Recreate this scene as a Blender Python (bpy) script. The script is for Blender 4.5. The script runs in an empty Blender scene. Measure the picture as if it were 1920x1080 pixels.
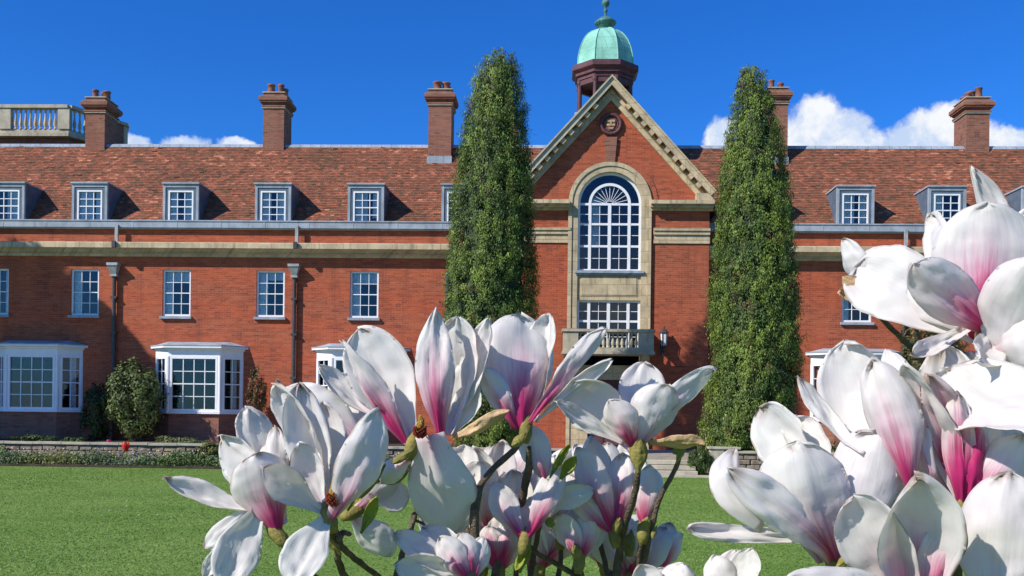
import bpy, bmesh, math, random
import numpy as np
from mathutils import Vector, Matrix, noise
random.seed(7); rng = np.random.default_rng(7)
SC = bpy.context.scene
COL = SC.collection
rad = math.radians

# ------------------------------------------------------------------ camera
F = 1867.0; CAM = Vector((0.0, -39.0, 1.7)); YAW = rad(2.1); ROLL = 0.0125; HY = 780.0
Fw = Vector((-math.sin(YAW), math.cos(YAW), 0)); Rt = Vector((math.cos(YAW), math.sin(YAW), 0)); Up = Vector((0, 0, 1))
cr, sr = math.cos(ROLL), math.sin(ROLL)
Xc = Rt*cr + Up*sr; Yc = Up*cr - Rt*sr; Zc = -Fw
cam = bpy.data.cameras.new('camera'); camo = bpy.data.objects.new('camera', cam); COL.objects.link(camo)
camo.matrix_world = Matrix(((Xc.x, Yc.x, Zc.x, CAM.x), (Xc.y, Yc.y, Zc.y, CAM.y), (Xc.z, Yc.z, Zc.z, CAM.z), (0, 0, 0, 1)))
cam.sensor_width = 36; cam.lens = 36*F/1920; cam.shift_y = (HY-540)/1920; cam.clip_start = 0.05; cam.clip_end = 3000
SC.camera = camo

def ray(px, py):
    dx, dy = px-960, py-HY
    u = dx*cr + dy*sr; w = -dx*sr + dy*cr
    return Fw + Rt*(u/F) - Up*(w/F)
def at(px, py, Y):
    d = ray(px, py); t = (Y-CAM.y)/d.y
    return CAM + d*t
def atd(px, py, D):
    return CAM + ray(px, py)*D
def X_(px, py, Y): return at(px, py, Y).x
def Z_(px, py, Y): return at(px, py, Y).z

# ------------------------------------------------------------------ light and sky
TOSUN = Vector((-1.06, -0.73, 1.0)).normalized()
SUN_EL = math.asin(TOSUN.z); SUN_ROT = math.atan2(TOSUN.x, TOSUN.y)
sun = bpy.data.lights.new('sun', 'SUN'); sun.energy = 4.7; sun.angle = rad(0.5); sun.color = (1.0, 0.95, 0.87)
suno = bpy.data.objects.new('sun', sun); COL.objects.link(suno)
suno.rotation_euler = TOSUN.to_track_quat('Z', 'Y').to_euler(); suno.location = (-30, -40, 40)
SC.view_settings.view_transform = 'Standard'; SC.view_settings.look = 'None'
SC.view_settings.exposure = 0.30; SC.view_settings.gamma = 1.0; SC.view_settings.use_curve_mapping = False

class NT:
    def __init__(s, tree): s.t = tree; s.n = tree.nodes; s.l = tree.links
    def new(s, typ, **kw):
        n = s.n.new(typ)
        for k, v in kw.items(): setattr(n, k, v)
        return n
    def put(s, sock, v):
        if isinstance(v, bpy.types.NodeSocket): s.l.new(v, sock)
        elif v is not None:
            if hasattr(v, '__len__') and len(v) == 3 and sock.type == 'RGBA': v = (*v, 1)
            sock.default_value = v
    def math(s, op, a, b=None, c=None, clamp=False):
        n = s.new('ShaderNodeMath', operation=op, use_clamp=clamp)
        s.put(n.inputs[0], a); s.put(n.inputs[1], b); s.put(n.inputs[2], c); return n.outputs[0]
    def vmath(s, op, a, b=None):
        n = s.new('ShaderNodeVectorMath', operation=op); s.put(n.inputs[0], a); s.put(n.inputs[1], b)
        return n.outputs['Value'] if op in ('LENGTH', 'DOT_PRODUCT', 'DISTANCE') else n.outputs[0]
    def mix(s, f, a, b, blend='MIX'):
        n = s.new('ShaderNodeMix', data_type='RGBA', blend_type=blend)
        s.put(n.inputs[0], f); s.put(n.inputs[6], a); s.put(n.inputs[7], b); return n.outputs[2]
    def noise(s, vec, scale, detail=4, rough=0.55, dist=0.0, out='Fac'):
        n = s.new('ShaderNodeTexNoise'); s.put(n.inputs['Vector'], vec); n.inputs['Scale'].default_value = scale
        n.inputs['Detail'].default_value = detail; n.inputs['Roughness'].default_value = rough; n.inputs['Distortion'].default_value = dist
        return n.outputs[out]
    def smooth(s, v, a, b, lo=0.0, hi=1.0):
        n = s.new('ShaderNodeMapRange', interpolation_type='SMOOTHSTEP'); s.put(n.inputs[0], v)
        for i, x in enumerate((a, b, lo, hi)): s.put(n.inputs[i+1], x)
        return n.outputs[0]

world = bpy.data.worlds.new('World'); SC.world = world; world.use_nodes = True
W = NT(world.node_tree); W.n.clear()
sky = W.new('ShaderNodeTexSky', sky_type='NISHITA'); sky.sun_disc = False; sky.sun_elevation = SUN_EL; sky.sun_rotation = SUN_ROT
sky.air_density = 1.0; sky.dust_density = 0.1; sky.ozone_density = 4.0; sky.altitude = 300
gm = W.new('ShaderNodeGamma'); W.put(gm.inputs[0], sky.outputs[0]); gm.inputs[1].default_value = 1.0
hs = W.new('ShaderNodeHueSaturation'); hs.inputs['Saturation'].default_value = 1.25; W.put(hs.inputs['Color'], gm.outputs[0])
skyc = W.mix(1.0, hs.outputs[0], (0.40, 0.90, 1.52), 'MULTIPLY')
tc = W.new('ShaderNodeTexCoord').outputs['Generated']
lumps = []   # cloud lumps: (px, py, rx px, ry px)
for L in [(1345, 262, 34, 40), (1362, 250, 26, 30), (1500, 262, 60, 72), (1535, 235, 62, 60), (1580, 245, 52, 52), (1620, 275, 60, 42), (1470, 285, 50, 45), (1690, 268, 50, 38),
          (1735, 250, 52, 44), (1775, 240, 58, 52), (1800, 275, 80, 60), (1885, 268, 42, 34), (1920, 285, 55, 40), (1990, 262, 70, 55), (2080, 280, 80, 45),
          (258, 272, 40, 20), (352, 272, 52, 22), (448, 274, 40, 16), (-60, 280, 70, 34), (-190, 275, 90, 50),
          (650, 305, 90, 24), (1180, 305, 120, 30)]:
    lumps.append(L)
acc = None
dn = W.noise(tc, 26, 5, 0.6, out='Color'); dist = W.vmath('SCALE', W.vmath('SUBTRACT', dn, (0.5, 0.5, 0.5)))
dist.node.inputs['Scale'].default_value = 0.028
wv = W.vmath('ADD', tc, dist)
for (px, py, rx, ry) in lumps:
    d = ray(px, py).normalized(); k = ray(px, py).length*F
    v = W.vmath('SUBTRACT', wv, tuple(d))
    h = Vector((d.y, -d.x, 0)).normalized(); up = h.cross(d).normalized()
    a = W.math('MULTIPLY', W.vmath('DOT_PRODUCT', v, tuple(h)), F/rx*1.0)
    b = W.math('MULTIPLY', W.vmath('DOT_PRODUCT', v, tuple(up)), F/ry*1.0)
    r2 = W.math('ADD', W.math('POWER', a, 2.0), W.math('POWER', b, 2.0))
    # keep only the half of the sky that holds the lump
    val = W.math('SUBTRACT', 1.0, r2)
    facing = W.math('GREATER_THAN', W.vmath('DOT_PRODUCT', tc, tuple(d)), 0.5)
    val = W.math('MULTIPLY', W.math('MAXIMUM', val, 0.0), facing)
    acc = val if acc is None else W.math('MAXIMUM', acc, val)
# a low bank of fair-weather cloud the whole way round the horizon
sep = W.new('ShaderNodeSeparateXYZ'); W.put(sep.inputs[0], tc)
bank = W.math('MULTIPLY', W.smooth(W.noise(tc, 3.2, 6, 0.6), 0.5, 0.66), W.smooth(sep.outputs[2], 0.20, 0.10))
fn = W.noise(wv, 38, 6, 0.65)
mask = W.smooth(W.math('ADD', acc, W.math('MULTIPLY', W.math('SUBTRACT', fn, 0.5), 1.15)), 0.12, 0.72)
mask = W.math('MULTIPLY', mask, W.smooth(acc, 0.0, 0.12))
mask = W.math('MAXIMUM', mask, bank)
cshade = W.smooth(W.math('ADD', W.noise(wv, 21, 6, 0.65), W.math('MULTIPLY', sep.outputs[2], 0.9)), 0.62, 0.86)
ccol = W.mix(cshade, (5.0, 6.2, 8.4), (8.5, 8.7, 9.0))
final = W.mix(mask, skyc, ccol)
bg = W.new('ShaderNodeBackground'); W.put(bg.inputs[0], final); bg.inputs[1].default_value = 0.09
wo = W.new('ShaderNodeOutputWorld'); W.l.new(bg.outputs[0], wo.inputs[0])

# ------------------------------------------------------------------ materials
def srgb(r, g, b):
    f = lambda c: ((c/255+0.055)/1.055)**2.4 if c > 10 else c/255/12.92
    return (f(r), f(g), f(b))
def newmat(name):
    m = bpy.data.materials.new(name); m.use_nodes = True
    t = NT(m.node_tree); t.n.clear()
    p = t.new('ShaderNodeBsdfPrincipled'); o = t.new('ShaderNodeOutputMaterial'); t.l.new(p.outputs[0], o.inputs[0])
    return m, t, p, o
def bump(t, p, h, s, d=0.02):
    b = t.new('ShaderNodeBump'); b.inputs['Strength'].default_value = s; b.inputs['Distance'].default_value = d
    t.put(b.inputs['Height'], h); t.l.new(b.outputs[0], p.inputs['Normal'])
def M_plain(name, col, rough=0.7, var=0.25, scale=3.0, bscale=40, bs=0.2, metal=0.0, stain=None, spec=0.3):
    m, t, p, o = newmat(name)
    pos = t.new('ShaderNodeNewGeometry').outputs['Position']
    n1 = t.noise(pos, scale, 6, 0.6); n2 = t.noise(pos, scale*9, 4, 0.6)
    f = t.math('ADD', t.math('MULTIPLY', n1, 0.65), t.math('MULTIPLY', n2, 0.35))
    f = t.smooth(f, 0.35, 0.65)
    c = t.mix(f, tuple(x*(1-var) for x in col), tuple(min(1, x*(1+var*0.6)) for x in col))
    if stain:
        c = t.mix(t.smooth(t.noise(pos, scale*0.7, 7, 0.7), 0.52, 0.72, 0, 0.7), c, stain)
    t.put(p.inputs['Base Color'], c); p.inputs['Roughness'].default_value = rough; p.inputs['Metallic'].default_value = metal
    p.inputs['Specular IOR Level'].default_value = spec
    if bs: bump(t, p, t.noise(pos, bscale, 4), bs)
    return m
def M_worn(name, col, jw, jh, jcol, streak):
    m, t, p, o = newmat(name)
    g = t.new('ShaderNodeNewGeometry'); s = t.new('ShaderNodeSeparateXYZ'); t.put(s.inputs[0], g.outputs['Position'])
    cb = t.new('ShaderNodeCombineXYZ'); t.put(cb.inputs[0], t.math('ADD', s.outputs[0], s.outputs[1])); t.put(cb.inputs[1], s.outputs[2])
    v = cb.outputs[0]; pos = g.outputs['Position']
    n1 = t.noise(pos, 1.6, 6, 0.65); n2 = t.noise(pos, 14, 5, 0.7)
    c = t.mix(t.smooth(n1, 0.35, 0.65), tuple(x*0.80 for x in col), tuple(min(1, x*1.12) for x in col))
    c = t.mix(t.smooth(n2, 0.45, 0.75, 0, 0.45), c, tuple(x*0.62 for x in col))
    st = t.noise(t.vmath('MULTIPLY', v, (5.0, 0.45, 1)), 1.0, 6, 0.65)
    c = t.mix(t.smooth(st, 0.50, 0.74, 0, 0.75), c, streak)
    h = n2
    if jw:
        br = t.new('ShaderNodeTexBrick'); t.put(br.inputs['Vector'], v); br.inputs['Scale'].default_value = 1.0; br.inputs['Brick Width'].default_value = jw; br.inputs['Row Height'].default_value = jh
        br.inputs['Mortar Size'].default_value = 0.012; br.inputs['Mortar Smooth'].default_value = 0.4; t.put(br.inputs['Color1'], (0.86, 0.86, 0.86)); t.put(br.inputs['Color2'], (1, 1, 1)); t.put(br.inputs['Mortar'], jcol)
        c = t.mix(1.0, c, br.outputs['Color'], 'MULTIPLY'); h = t.math('ADD', t.math('MULTIPLY', n2, 0.5), t.math('SUBTRACT', 1.0, br.outputs['Fac']))
    t.put(p.inputs['Base Color'], c); p.inputs['Roughness'].default_value = 0.82; p.inputs['Specular IOR Level'].default_value = 0.25
    bump(t, p, h, 0.35, 0.01); return m
def M_brick(name, c1, c2, c3, mortar=(0.34, 0.25, 0.19)):
    m, t, p, o = newmat(name)
    g = t.new('ShaderNodeNewGeometry'); s = t.new('ShaderNodeSeparateXYZ'); t.put(s.inputs[0], g.outputs['Position'])
    cb = t.new('ShaderNodeCombineXYZ'); t.put(cb.inputs[0], t.math('ADD', s.outputs[0], s.outputs[1])); t.put(cb.inputs[1], s.outputs[2])
    br = t.new('ShaderNodeTexBrick'); t.put(br.inputs['Vector'], cb.outputs[0])
    br.inputs['Scale'].default_value = 1.0; br.inputs['Brick Width'].default_value = 0.225; br.inputs['Row Height'].default_value = 0.075
    br.inputs['Mortar Size'].default_value = 0.006; br.inputs['Mortar Smooth'].default_value = 0.3
    t.put(br.inputs['Color1'], c1); t.put(br.inputs['Color2'], c2); t.put(br.inputs['Mortar'], mortar)
    wn = t.new('ShaderNodeTexWhiteNoise', noise_dimensions='2D')
    fl = t.new('ShaderNodeVectorMath', operation='FLOOR'); t.put(fl.inputs[0], t.vmath('MULTIPLY', cb.outputs[0], (4.444, 13.333, 1))); t.put(wn.inputs['Vector'], fl.outputs[0])
    dark = t.math('MULTIPLY', t.math('LESS_THAN', wn.outputs[0], 0.09), t.math('SUBTRACT', 1.0, br.outputs['Fac']))
    c = t.mix(t.math('MULTIPLY', dark, 0.75), br.outputs['Color'], c3)
    # courses weather differently; streaks run along and down the wall
    st = t.noise(t.vmath('MULTIPLY', cb.outputs[0], (0.9, 9.0, 1)), 1.0, 5, 0.65)
    c = t.mix(t.smooth(st, 0.42, 0.72, 0, 0.55), c, tuple(x*0.55 for x in c2))
    big = t.noise(t.vmath('MULTIPLY', cb.outputs[0], (0.5, 0.25, 1)), 1.6, 6, 0.6)
    c = t.mix(t.smooth(big, 0.35, 0.7, 0, 0.35), c, tuple(min(1, x*y) for x, y in zip(c1, (1.12, 1.3, 1.35))))
    vs_ = t.noise(t.vmath('MULTIPLY', cb.outputs[0], (2.2, 0.18, 1)), 1.0, 5, 0.6)
    c = t.mix(t.smooth(vs_, 0.5, 0.72, 0, 0.45), c, (0.17, 0.055, 0.035))
    blot = t.noise(cb.outputs[0], 9, 5, 0.75)
    c = t.mix(t.smooth(blot, 0.48, 0.7, 0, 0.4), c, (0.21, 0.06, 0.035))
    pk = t.noise(cb.outputs[0], 3.3, 5, 0.7)
    c = t.mix(t.smooth(pk, 0.55, 0.75, 0, 0.35), c, (0.44, 0.13, 0.07))
    t.put(p.inputs['Base Color'], c); p.inputs['Roughness'].default_value = 0.85; p.inputs['Specular IOR Level'].default_value = 0.2
    bump(t, p, t.math('ADD', t.math('SUBTRACT', 1.0, br.outputs['Fac']), t.math('MULTIPLY', t.noise(cb.outputs[0], 60), 0.5)), 0.5, 0.006)
    return m
def M_attr(name, attr, rough=0.7, trans=0.0, spec=0.3, nz=0.0, nscale=30, bs=0.0):
    m, t, p, o = newmat(name)
    a = t.new('ShaderNodeAttribute', attribute_name=attr); c = a.outputs['Color']
    pos = t.new('ShaderNodeNewGeometry').outputs['Position']
    if nz: c = t.mix(t.smooth(t.noise(pos, nscale, 5, 0.65), 0.35, 0.7, 0, nz), c, (0.0, 0.0, 0.0))
    t.put(p.inputs['Base Color'], c); p.inputs['Roughness'].default_value = rough; p.inputs['Specular IOR Level'].default_value = spec
    if bs: bump(t, p, t.noise(pos, nscale*1.5, 4), bs)
    if trans:
        tr = t.new('ShaderNodeBsdfTranslucent'); t.put(tr.inputs[0], c); mx = t.new('ShaderNodeMixShader'); mx.inputs[0].default_value = trans
        t.l.new(p.outputs[0], mx.inputs[1]); t.l.new(tr.outputs[0], mx.inputs[2]); t.l.new(mx.outputs[0], o.inputs[0])
    return m
MAT = {}
MAT['brick'] = M_brick('red_brick', (0.475, 0.104, 0.044), (0.335, 0.066, 0.030), (0.20, 0.05, 0.034), (0.33, 0.185, 0.12))
MAT['brickdark'] = M_brick('chimney_brick', (0.31, 0.125, 0.08), (0.22, 0.09, 0.06), (0.11, 0.05, 0.04), (0.28, 0.2, 0.15))
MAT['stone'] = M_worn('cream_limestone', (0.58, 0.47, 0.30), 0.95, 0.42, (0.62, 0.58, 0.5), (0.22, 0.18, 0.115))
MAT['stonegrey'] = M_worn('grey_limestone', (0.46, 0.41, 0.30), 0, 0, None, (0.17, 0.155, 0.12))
MAT['lead'] = M_worn('lead_sheet', (0.33, 0.37, 0.42), 0, 0, None, (0.14, 0.17, 0.20))
MAT['leaddark'] = M_plain('dark_lead_frame_cheek_shade', (0.10, 0.14, 0.19), 0.55, 0.25, 3, 20, 0.1)
MAT['white'] = M_plain('white_paint', (0.80, 0.80, 0.80), 0.45, 0.06, 4, 60, 0.05, spec=0.5)
MAT['curtain'] = M_plain('net_curtain', (0.74, 0.76, 0.78), 0.9, 0.25, 9, 60, 0.1)
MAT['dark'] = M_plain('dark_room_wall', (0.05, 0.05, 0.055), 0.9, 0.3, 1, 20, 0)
MAT['iron'] = M_plain('painted_iron_pipe', (0.055, 0.045, 0.045), 0.45, 0.3, 5, 40, 0.1, spec=0.5)
MAT['ironlight'] = M_plain('lead_pipe', (0.36, 0.38, 0.38), 0.5, 0.3, 4, 30, 0.1)
MAT['copper'] = M_worn('green_copper', (0.29, 0.62, 0.48), 0.8, 0.5, (0.6, 0.6, 0.6), (0.13, 0.33, 0.27))
MAT['copperdark'] = M_plain('weathered_copper', (0.07, 0.17, 0.15), 0.6, 0.35, 3, 20, 0.2, stain=(0.2, 0.5, 0.42))
MAT['wood'] = M_plain('brown_painted_timber', (0.12, 0.05, 0.055), 0.6, 0.3, 4, 40, 0.15)
MAT['pot'] = M_plain('terracotta_pot', (0.24, 0.10, 0.065), 0.8, 0.4, 5, 30, 0.2, stain=(0.06, 0.05, 0.05))
MAT['paving'] = M_plain('paving_stone', (0.33, 0.29, 0.23), 0.9, 0.25, 1.5, 30, 0.2)
MAT['soil'] = M_plain('garden_soil', (0.07, 0.05, 0.035), 0.95, 0.5, 4, 20, 0.8)
MAT['bark'] = M_plain('tree_bark', (0.10, 0.075, 0.055), 0.9, 0.4, 8, 40, 0.6)
MAT['tile'] = M_attr('clay_roof_tile', 'pig', 0.85, nz=0.35, nscale=9, bs=0.3, spec=0.2)
MAT['leafA'] = M_attr('foliage', 'pig', 0.55, trans=0.22, spec=0.35)
MAT['flowerpt'] = M_attr('garden_petal', 'pig', 0.5, trans=0.3)
MAT['rubble'] = M_plain('rubble_stone', (0.27, 0.21, 0.155), 0.9, 0.5, 6, 30, 0.5, stain=(0.16, 0.15, 0.11))
def M_glass():
    m, t, p, o = newmat('window_glass'); t.n.remove(p)
    g = t.new('ShaderNodeBsdfGlossy'); g.inputs['Roughness'].default_value = 0.02; t.put(g.inputs[0], (0.9, 0.95, 1.0))
    tr = t.new('ShaderNodeBsdfTransparent'); t.put(tr.inputs[0], (0.93, 0.95, 0.96))
    fr = t.new('ShaderNodeFresnel'); fr.inputs[0].default_value = 1.44
    pos = t.new('ShaderNodeNewGeometry').outputs['Position']
    b = t.new('ShaderNodeBump'); b.inputs['Strength'].default_value = 0.1; b.inputs['Distance'].default_value = 0.01; t.put(b.inputs['Height'], t.noise(pos, 2.2, 2))
    t.l.new(b.outputs[0], g.inputs['Normal'])
    mx = t.new('ShaderNodeMixShader'); t.put(mx.inputs[0], fr.outputs[0]); t.l.new(tr.outputs[0], mx.inputs[1]); t.l.new(g.outputs[0], mx.inputs[2]); t.l.new(mx.outputs[0], o.inputs[0])
    return m
MAT['glass'] = M_glass()
def M_lawn():
    m, t, p, o = newmat('mown_lawn')
    pos = t.new('ShaderNodeNewGeometry').outputs['Position']
    a = t.noise(pos, 0.35, 5, 0.6); b = t.noise(pos, 9, 5, 0.7); c_ = t.noise(t.vmath('MULTIPLY', pos, (0.35, 1.6, 1)), 1.4, 5, 0.65)
    c = t.mix(t.smooth(a, 0.35, 0.65), (0.13, 0.22, 0.036), (0.18, 0.27, 0.055))
    c = t.mix(t.smooth(c_, 0.4, 0.7, 0, 0.6), c, (0.17, 0.27, 0.055))
    c = t.mix(t.smooth(b, 0.35, 0.75, 0, 0.5), c, (0.075, 0.15, 0.02))
    c = t.mix(t.smooth(t.noise(pos, 1.7, 6, 0.7), 0.52, 0.70, 0, 0.5), c, (0.06, 0.13, 0.02))
    c = t.mix(t.smooth(t.noise(pos, 0.9, 7, 0.75), 0.58, 0.72, 0, 0.55), c, (0.23, 0.27, 0.09))
    t.put(p.inputs['Base Color'], c); p.inputs['Roughness'].default_value = 0.85; p.inputs['Specular IOR Level'].default_value = 0.15
    bump(t, p, t.noise(pos, 60, 4, 0.7), 0.3, 0.01)
    return m
MAT['lawn'] = M_lawn()
def M_petal():
    m, t, p, o = newmat('magnolia_petal')
    a = t.new('ShaderNodeAttribute', attribute_name='pig'); s = t.new('ShaderNodeSeparateColor'); t.put(s.inputs[0], a.outputs['Color'])
    T, S, side, pk = s.outputs[0], s.outputs[1], s.outputs[2], a.outputs['Alpha']
    sa = t.math('ABSOLUTE', t.math('SUBTRACT', t.math('MULTIPLY', S, 2.0), 1.0))
    cb = t.new('ShaderNodeCombineXYZ'); t.put(cb.inputs[0], t.math('MULTIPLY', S, 16.0)); t.put(cb.inputs[1], t.math('MULTIPLY', T, 1.3)); t.put(cb.inputs[2], t.math('MULTIPLY', pk, 7.0))
    vein = t.noise(cb.outputs[0], 1.6, 5, 0.65)
    rnd = t.new('ShaderNodeObjectInfo').outputs['Random']
    # pigment climbs from the base, further along the midrib
    reach = t.math('ADD', t.math('MULTIPLY', pk, 0.66), t.math('MULTIPLY', t.math('SUBTRACT', vein, 0.5), 0.55))
    reach = t.math('SUBTRACT', reach, t.math('MULTIPLY', sa, 0.34))
    out_p = t.smooth(t.math('SUBTRACT', T, reach), 0.34, -0.42)
    in_p = t.smooth(t.math('SUBTRACT', T, t.math('MULTIPLY', reach, 0.55)), 0.26, -0.36)
    pf = t.math('ADD', t.math('MULTIPLY', out_p, t.math('SUBTRACT', 1.0, side)), t.math('MULTIPLY', in_p, side))
    pf = t.math('MULTIPLY', pf, t.smooth(pk, 0.0, 0.4))
    pos = t.new('ShaderNodeNewGeometry').outputs['Position']
    white = t.mix(t.smooth(t.noise(pos, 22, 4), 0.35, 0.7), (0.87, 0.845, 0.79), (0.87, 0.81, 0.785))
    white = t.mix(t.smooth(vein, 0.45, 0.8, 0, 0.22), white, (0.74, 0.65, 0.64))
    pink = t.mix(t.smooth(pf, 0.15, 0.95), (0.82, 0.38, 0.53), (0.64, 0.035, 0.20))
    c = t.mix(pf, white, pink)
    spot = t.smooth(t.noise(pos, 75, 3, 0.6), 0.74, 0.80, 0, 0.5)
    edge = t.math('MULTIPLY', t.smooth(t.math('MAXIMUM', T, sa), 0.88, 1.0, 0, 0.6), t.smooth(t.noise(pos, 45, 4), 0.5, 0.62))
    c = t.mix(t.math('MAXIMUM', spot, edge), c, (0.40, 0.24, 0.12))
    t.put(p.inputs['Base Color'], c); p.inputs['Roughness'].default_value = 0.42; p.inputs['Specular IOR Level'].default_value = 0.35
    p.inputs['Sheen Weight'].default_value = 0.1
    h = t.math('ADD', t.math('MULTIPLY', vein, 1.0), t.math('MULTIPLY', t.noise(pos, 160, 4), 0.35))
    bump(t, p, h, 0.32, 0.0014)
    tr = t.new('ShaderNodeBsdfTranslucent'); t.put(tr.inputs[0], c); mx = t.new('ShaderNodeMixShader'); mx.inputs[0].default_value = 0.47
    t.l.new(p.outputs[0], mx.inputs[1]); t.l.new(tr.outputs[0], mx.inputs[2]); t.l.new(mx.outputs[0], o.inputs[0])
    return m
MAT['petal'] = M_petal()
MAT['twig'] = M_plain('magnolia_bark', (0.15, 0.105, 0.07), 0.8, 0.45, 60, 400, 0.6, stain=(0.26, 0.22, 0.14))
MAT['scale'] = M_plain('bud_scale', (0.24, 0.20, 0.05), 0.7, 0.3, 40, 300, 0.25, stain=(0.15, 0.17, 0.035))
MAT['tanpetal'] = M_plain('withered_petal', (0.55, 0.36, 0.19), 0.6, 0.25, 25, 150, 0.2, stain=(0.68, 0.56, 0.46))
MAT['newleaf'] = M_plain('young_leaf', (0.22, 0.25, 0.025), 0.5, 0.35, 40, 200, 0.3, stain=(0.30, 0.25, 0.04))
MAT['pistil'] = M_plain('flower_cone', (0.42, 0.26, 0.03), 0.6, 0.5, 120, 500, 0.6, stain=(0.35, 0.05, 0.02))
MAT['stamen'] = M_plain('flower_stamens', (0.38, 0.05, 0.03), 0.6, 0.5, 120, 500, 0.6)

# ------------------------------------------------------------------ mesh helpers
class MB:
    def __init__(s): s.v = []; s.f = []
    def add(s, vs, fs):
        o = len(s.v); s.v += [tuple(v) for v in vs]; s.f += [tuple(i+o for i in f) for f in fs]; return s
    def box(s, x0, x1, y0, y1, z0, z1):
        return s.add([(x0,y0,z0),(x1,y0,z0),(x1,y1,z0),(x0,y1,z0),(x0,y0,z1),(x1,y0,z1),(x1,y1,z1),(x0,y1,z1)],
                     [(0,3,2,1),(4,5,6,7),(0,1,5,4),(1,2,6,5),(2,3,7,6),(3,0,4,7)])
    def prism(s, poly, y0, y1):     # polygon in x,z, extruded along y
        n = len(poly); a = [(x, y0, z) for x, z in poly]; b = [(x, y1, z) for x, z in poly]
        return s.add(a+b, [tuple(range(n)), tuple(range(2*n-1, n-1, -1))] + [(i, i+n, (i+1) % n+n, (i+1) % n) for i in range(n)])
    def prismz(s, poly, z0, z1):    # polygon in x,y, extruded along z
        n = len(poly); a = [(x, y, z0) for x, y in poly]; b = [(x, y, z1) for x, y in poly]
        return s.add(a+b, [tuple(range(n-1, -1, -1)), tuple(range(n, 2*n))] + [(i, (i+1) % n, (i+1) % n+n, i+n) for i in range(n)])
    def beam(s, p, q, w, h, up=(0, 0, 1)):     # rectangular bar from p to q
        p, q, up = Vector(p), Vector(q), Vector(up); d = (q-p).normalized(); sd = d.cross(up).normalized(); u = sd.cross(d)
        vs = [c+sd*a*w/2+u*b*h/2 for c in (p, q) for a, b in ((-1,-1),(1,-1),(1,1),(-1,1))]
        return s.add(vs, [(0,1,2,3),(7,6,5,4),(0,4,5,1),(1,5,6,2),(2,6,7,3),(3,7,4,0)])
    def lathe(s, prof, c=(0,0,0), n=16, phase=0.0):
        vs = []; fs = []; m = len(prof)
        for r, z in prof:
            for i in range(n):
                a = 2*math.pi*i/n+phase; vs.append((c[0]+r*math.cos(a), c[1]+r*math.sin(a), c[2]+z))
        for j in range(m-1):
            for i in range(n):
                fs.append((j*n+i, j*n+(i+1) % n, (j+1)*n+(i+1) % n, (j+1)*n+i))
        fs.append(tuple(range(n-1, -1, -1))); fs.append(tuple((m-1)*n+i for i in range(n)))
        return s.add(vs, fs)
    def tube(s, pts, radii, n=8):
        pts = [Vector(p) for p in pts]; vs = []; fs = []; m = len(pts); ref = Vector((0.3, 0.9, 0.2))
        for j, p in enumerate(pts):
            d = (pts[min(j+1, m-1)]-pts[max(j-1, 0)]).normalized(); a = d.cross(ref).normalized(); b = d.cross(a)
            for i in range(n):
                th = 2*math.pi*i/n; vs.append(p+(a*math.cos(th)+b*math.sin(th))*radii[j])
        for j in range(m-1):
            for i in range(n): fs.append((j*n+i, j*n+(i+1) % n, (j+1)*n+(i+1) % n, (j+1)*n+i))
        fs.append(tuple(range(n-1, -1, -1))); fs.append(tuple((m-1)*n+i for i in range(n)))
        return s.add(vs, fs)
    def mesh(s, name, mat, smooth=False):
        me = bpy.data.meshes.new(name); me.from_pydata(s.v, [], s.f); me.update()
        if smooth: me.polygons.foreach_set('use_smooth', [True]*len(me.polygons))
        if mat: me.materials.append(MAT[mat] if isinstance(mat, str) else mat)
        return me
def link(name, me, parent=None, loc=None):
    o = bpy.data.objects.new(name, me); COL.objects.link(o)
    if loc is not None: o.location = loc
    if parent is not None: o.parent = parent
    return o
def part(name, mb, mat, parent=None, smooth=False, bevel=0.0):
    me = mb.mesh(name, mat, smooth)
    bm = bmesh.new(); bm.from_mesh(me); bmesh.ops.recalc_face_normals(bm, faces=bm.faces); bm.to_mesh(me); bm.free()
    o = link(name, me, parent)
    if bevel:
        b = o.modifiers.new('bevel', 'BEVEL'); b.width = bevel; b.segments = 1; b.limit_method = 'ANGLE'
    if parent is not None and parent.type == 'EMPTY' and parent.location.length > 0:
        o.matrix_parent_inverse = Matrix.Translation(-parent.location)
    return o
def tag(o, label=None, cat=None, group=None, kind=None):
    if label: o['label'] = label
    if cat: o['category'] = cat
    if group: o['group'] = group
    if kind: o['kind'] = kind
    return o
def root(name, loc, label, cat, group=None):
    o = bpy.data.objects.new(name, None); COL.objects.link(o); o.location = loc; o.empty_display_size = 0.2
    return tag(o, label, cat, group)
def fast_mesh(name, V, Fq, mat, col=None, smooth=False):
    """V (n,3), Fq (m,4) or (m,3) numpy; col (n,4) per vertex pigment."""
    me = bpy.data.meshes.new(name); k = Fq.shape[1]
    me.vertices.add(len(V)); me.vertices.foreach_set('co', np.ascontiguousarray(V, dtype=np.float32).ravel())
    me.loops.add(Fq.size); me.loops.foreach_set('vertex_index', np.ascontiguousarray(Fq, dtype=np.int32).ravel())
    me.polygons.add(len(Fq)); me.polygons.foreach_set('loop_start', np.arange(0, Fq.size, k, dtype=np.int32))
    me.polygons.foreach_set('loop_total', np.full(len(Fq), k, dtype=np.int32))
    me.update(calc_edges=True); me.validate()
    if col is not None:
        a = me.color_attributes.new('pig', 'FLOAT_COLOR', 'POINT'); a.data.foreach_set('color', np.ascontiguousarray(col, dtype=np.float32).ravel())
    if smooth: me.polygons.foreach_set('use_smooth', np.ones(len(Fq), dtype=bool))
    me.materials.append(MAT[mat]); return me

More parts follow.
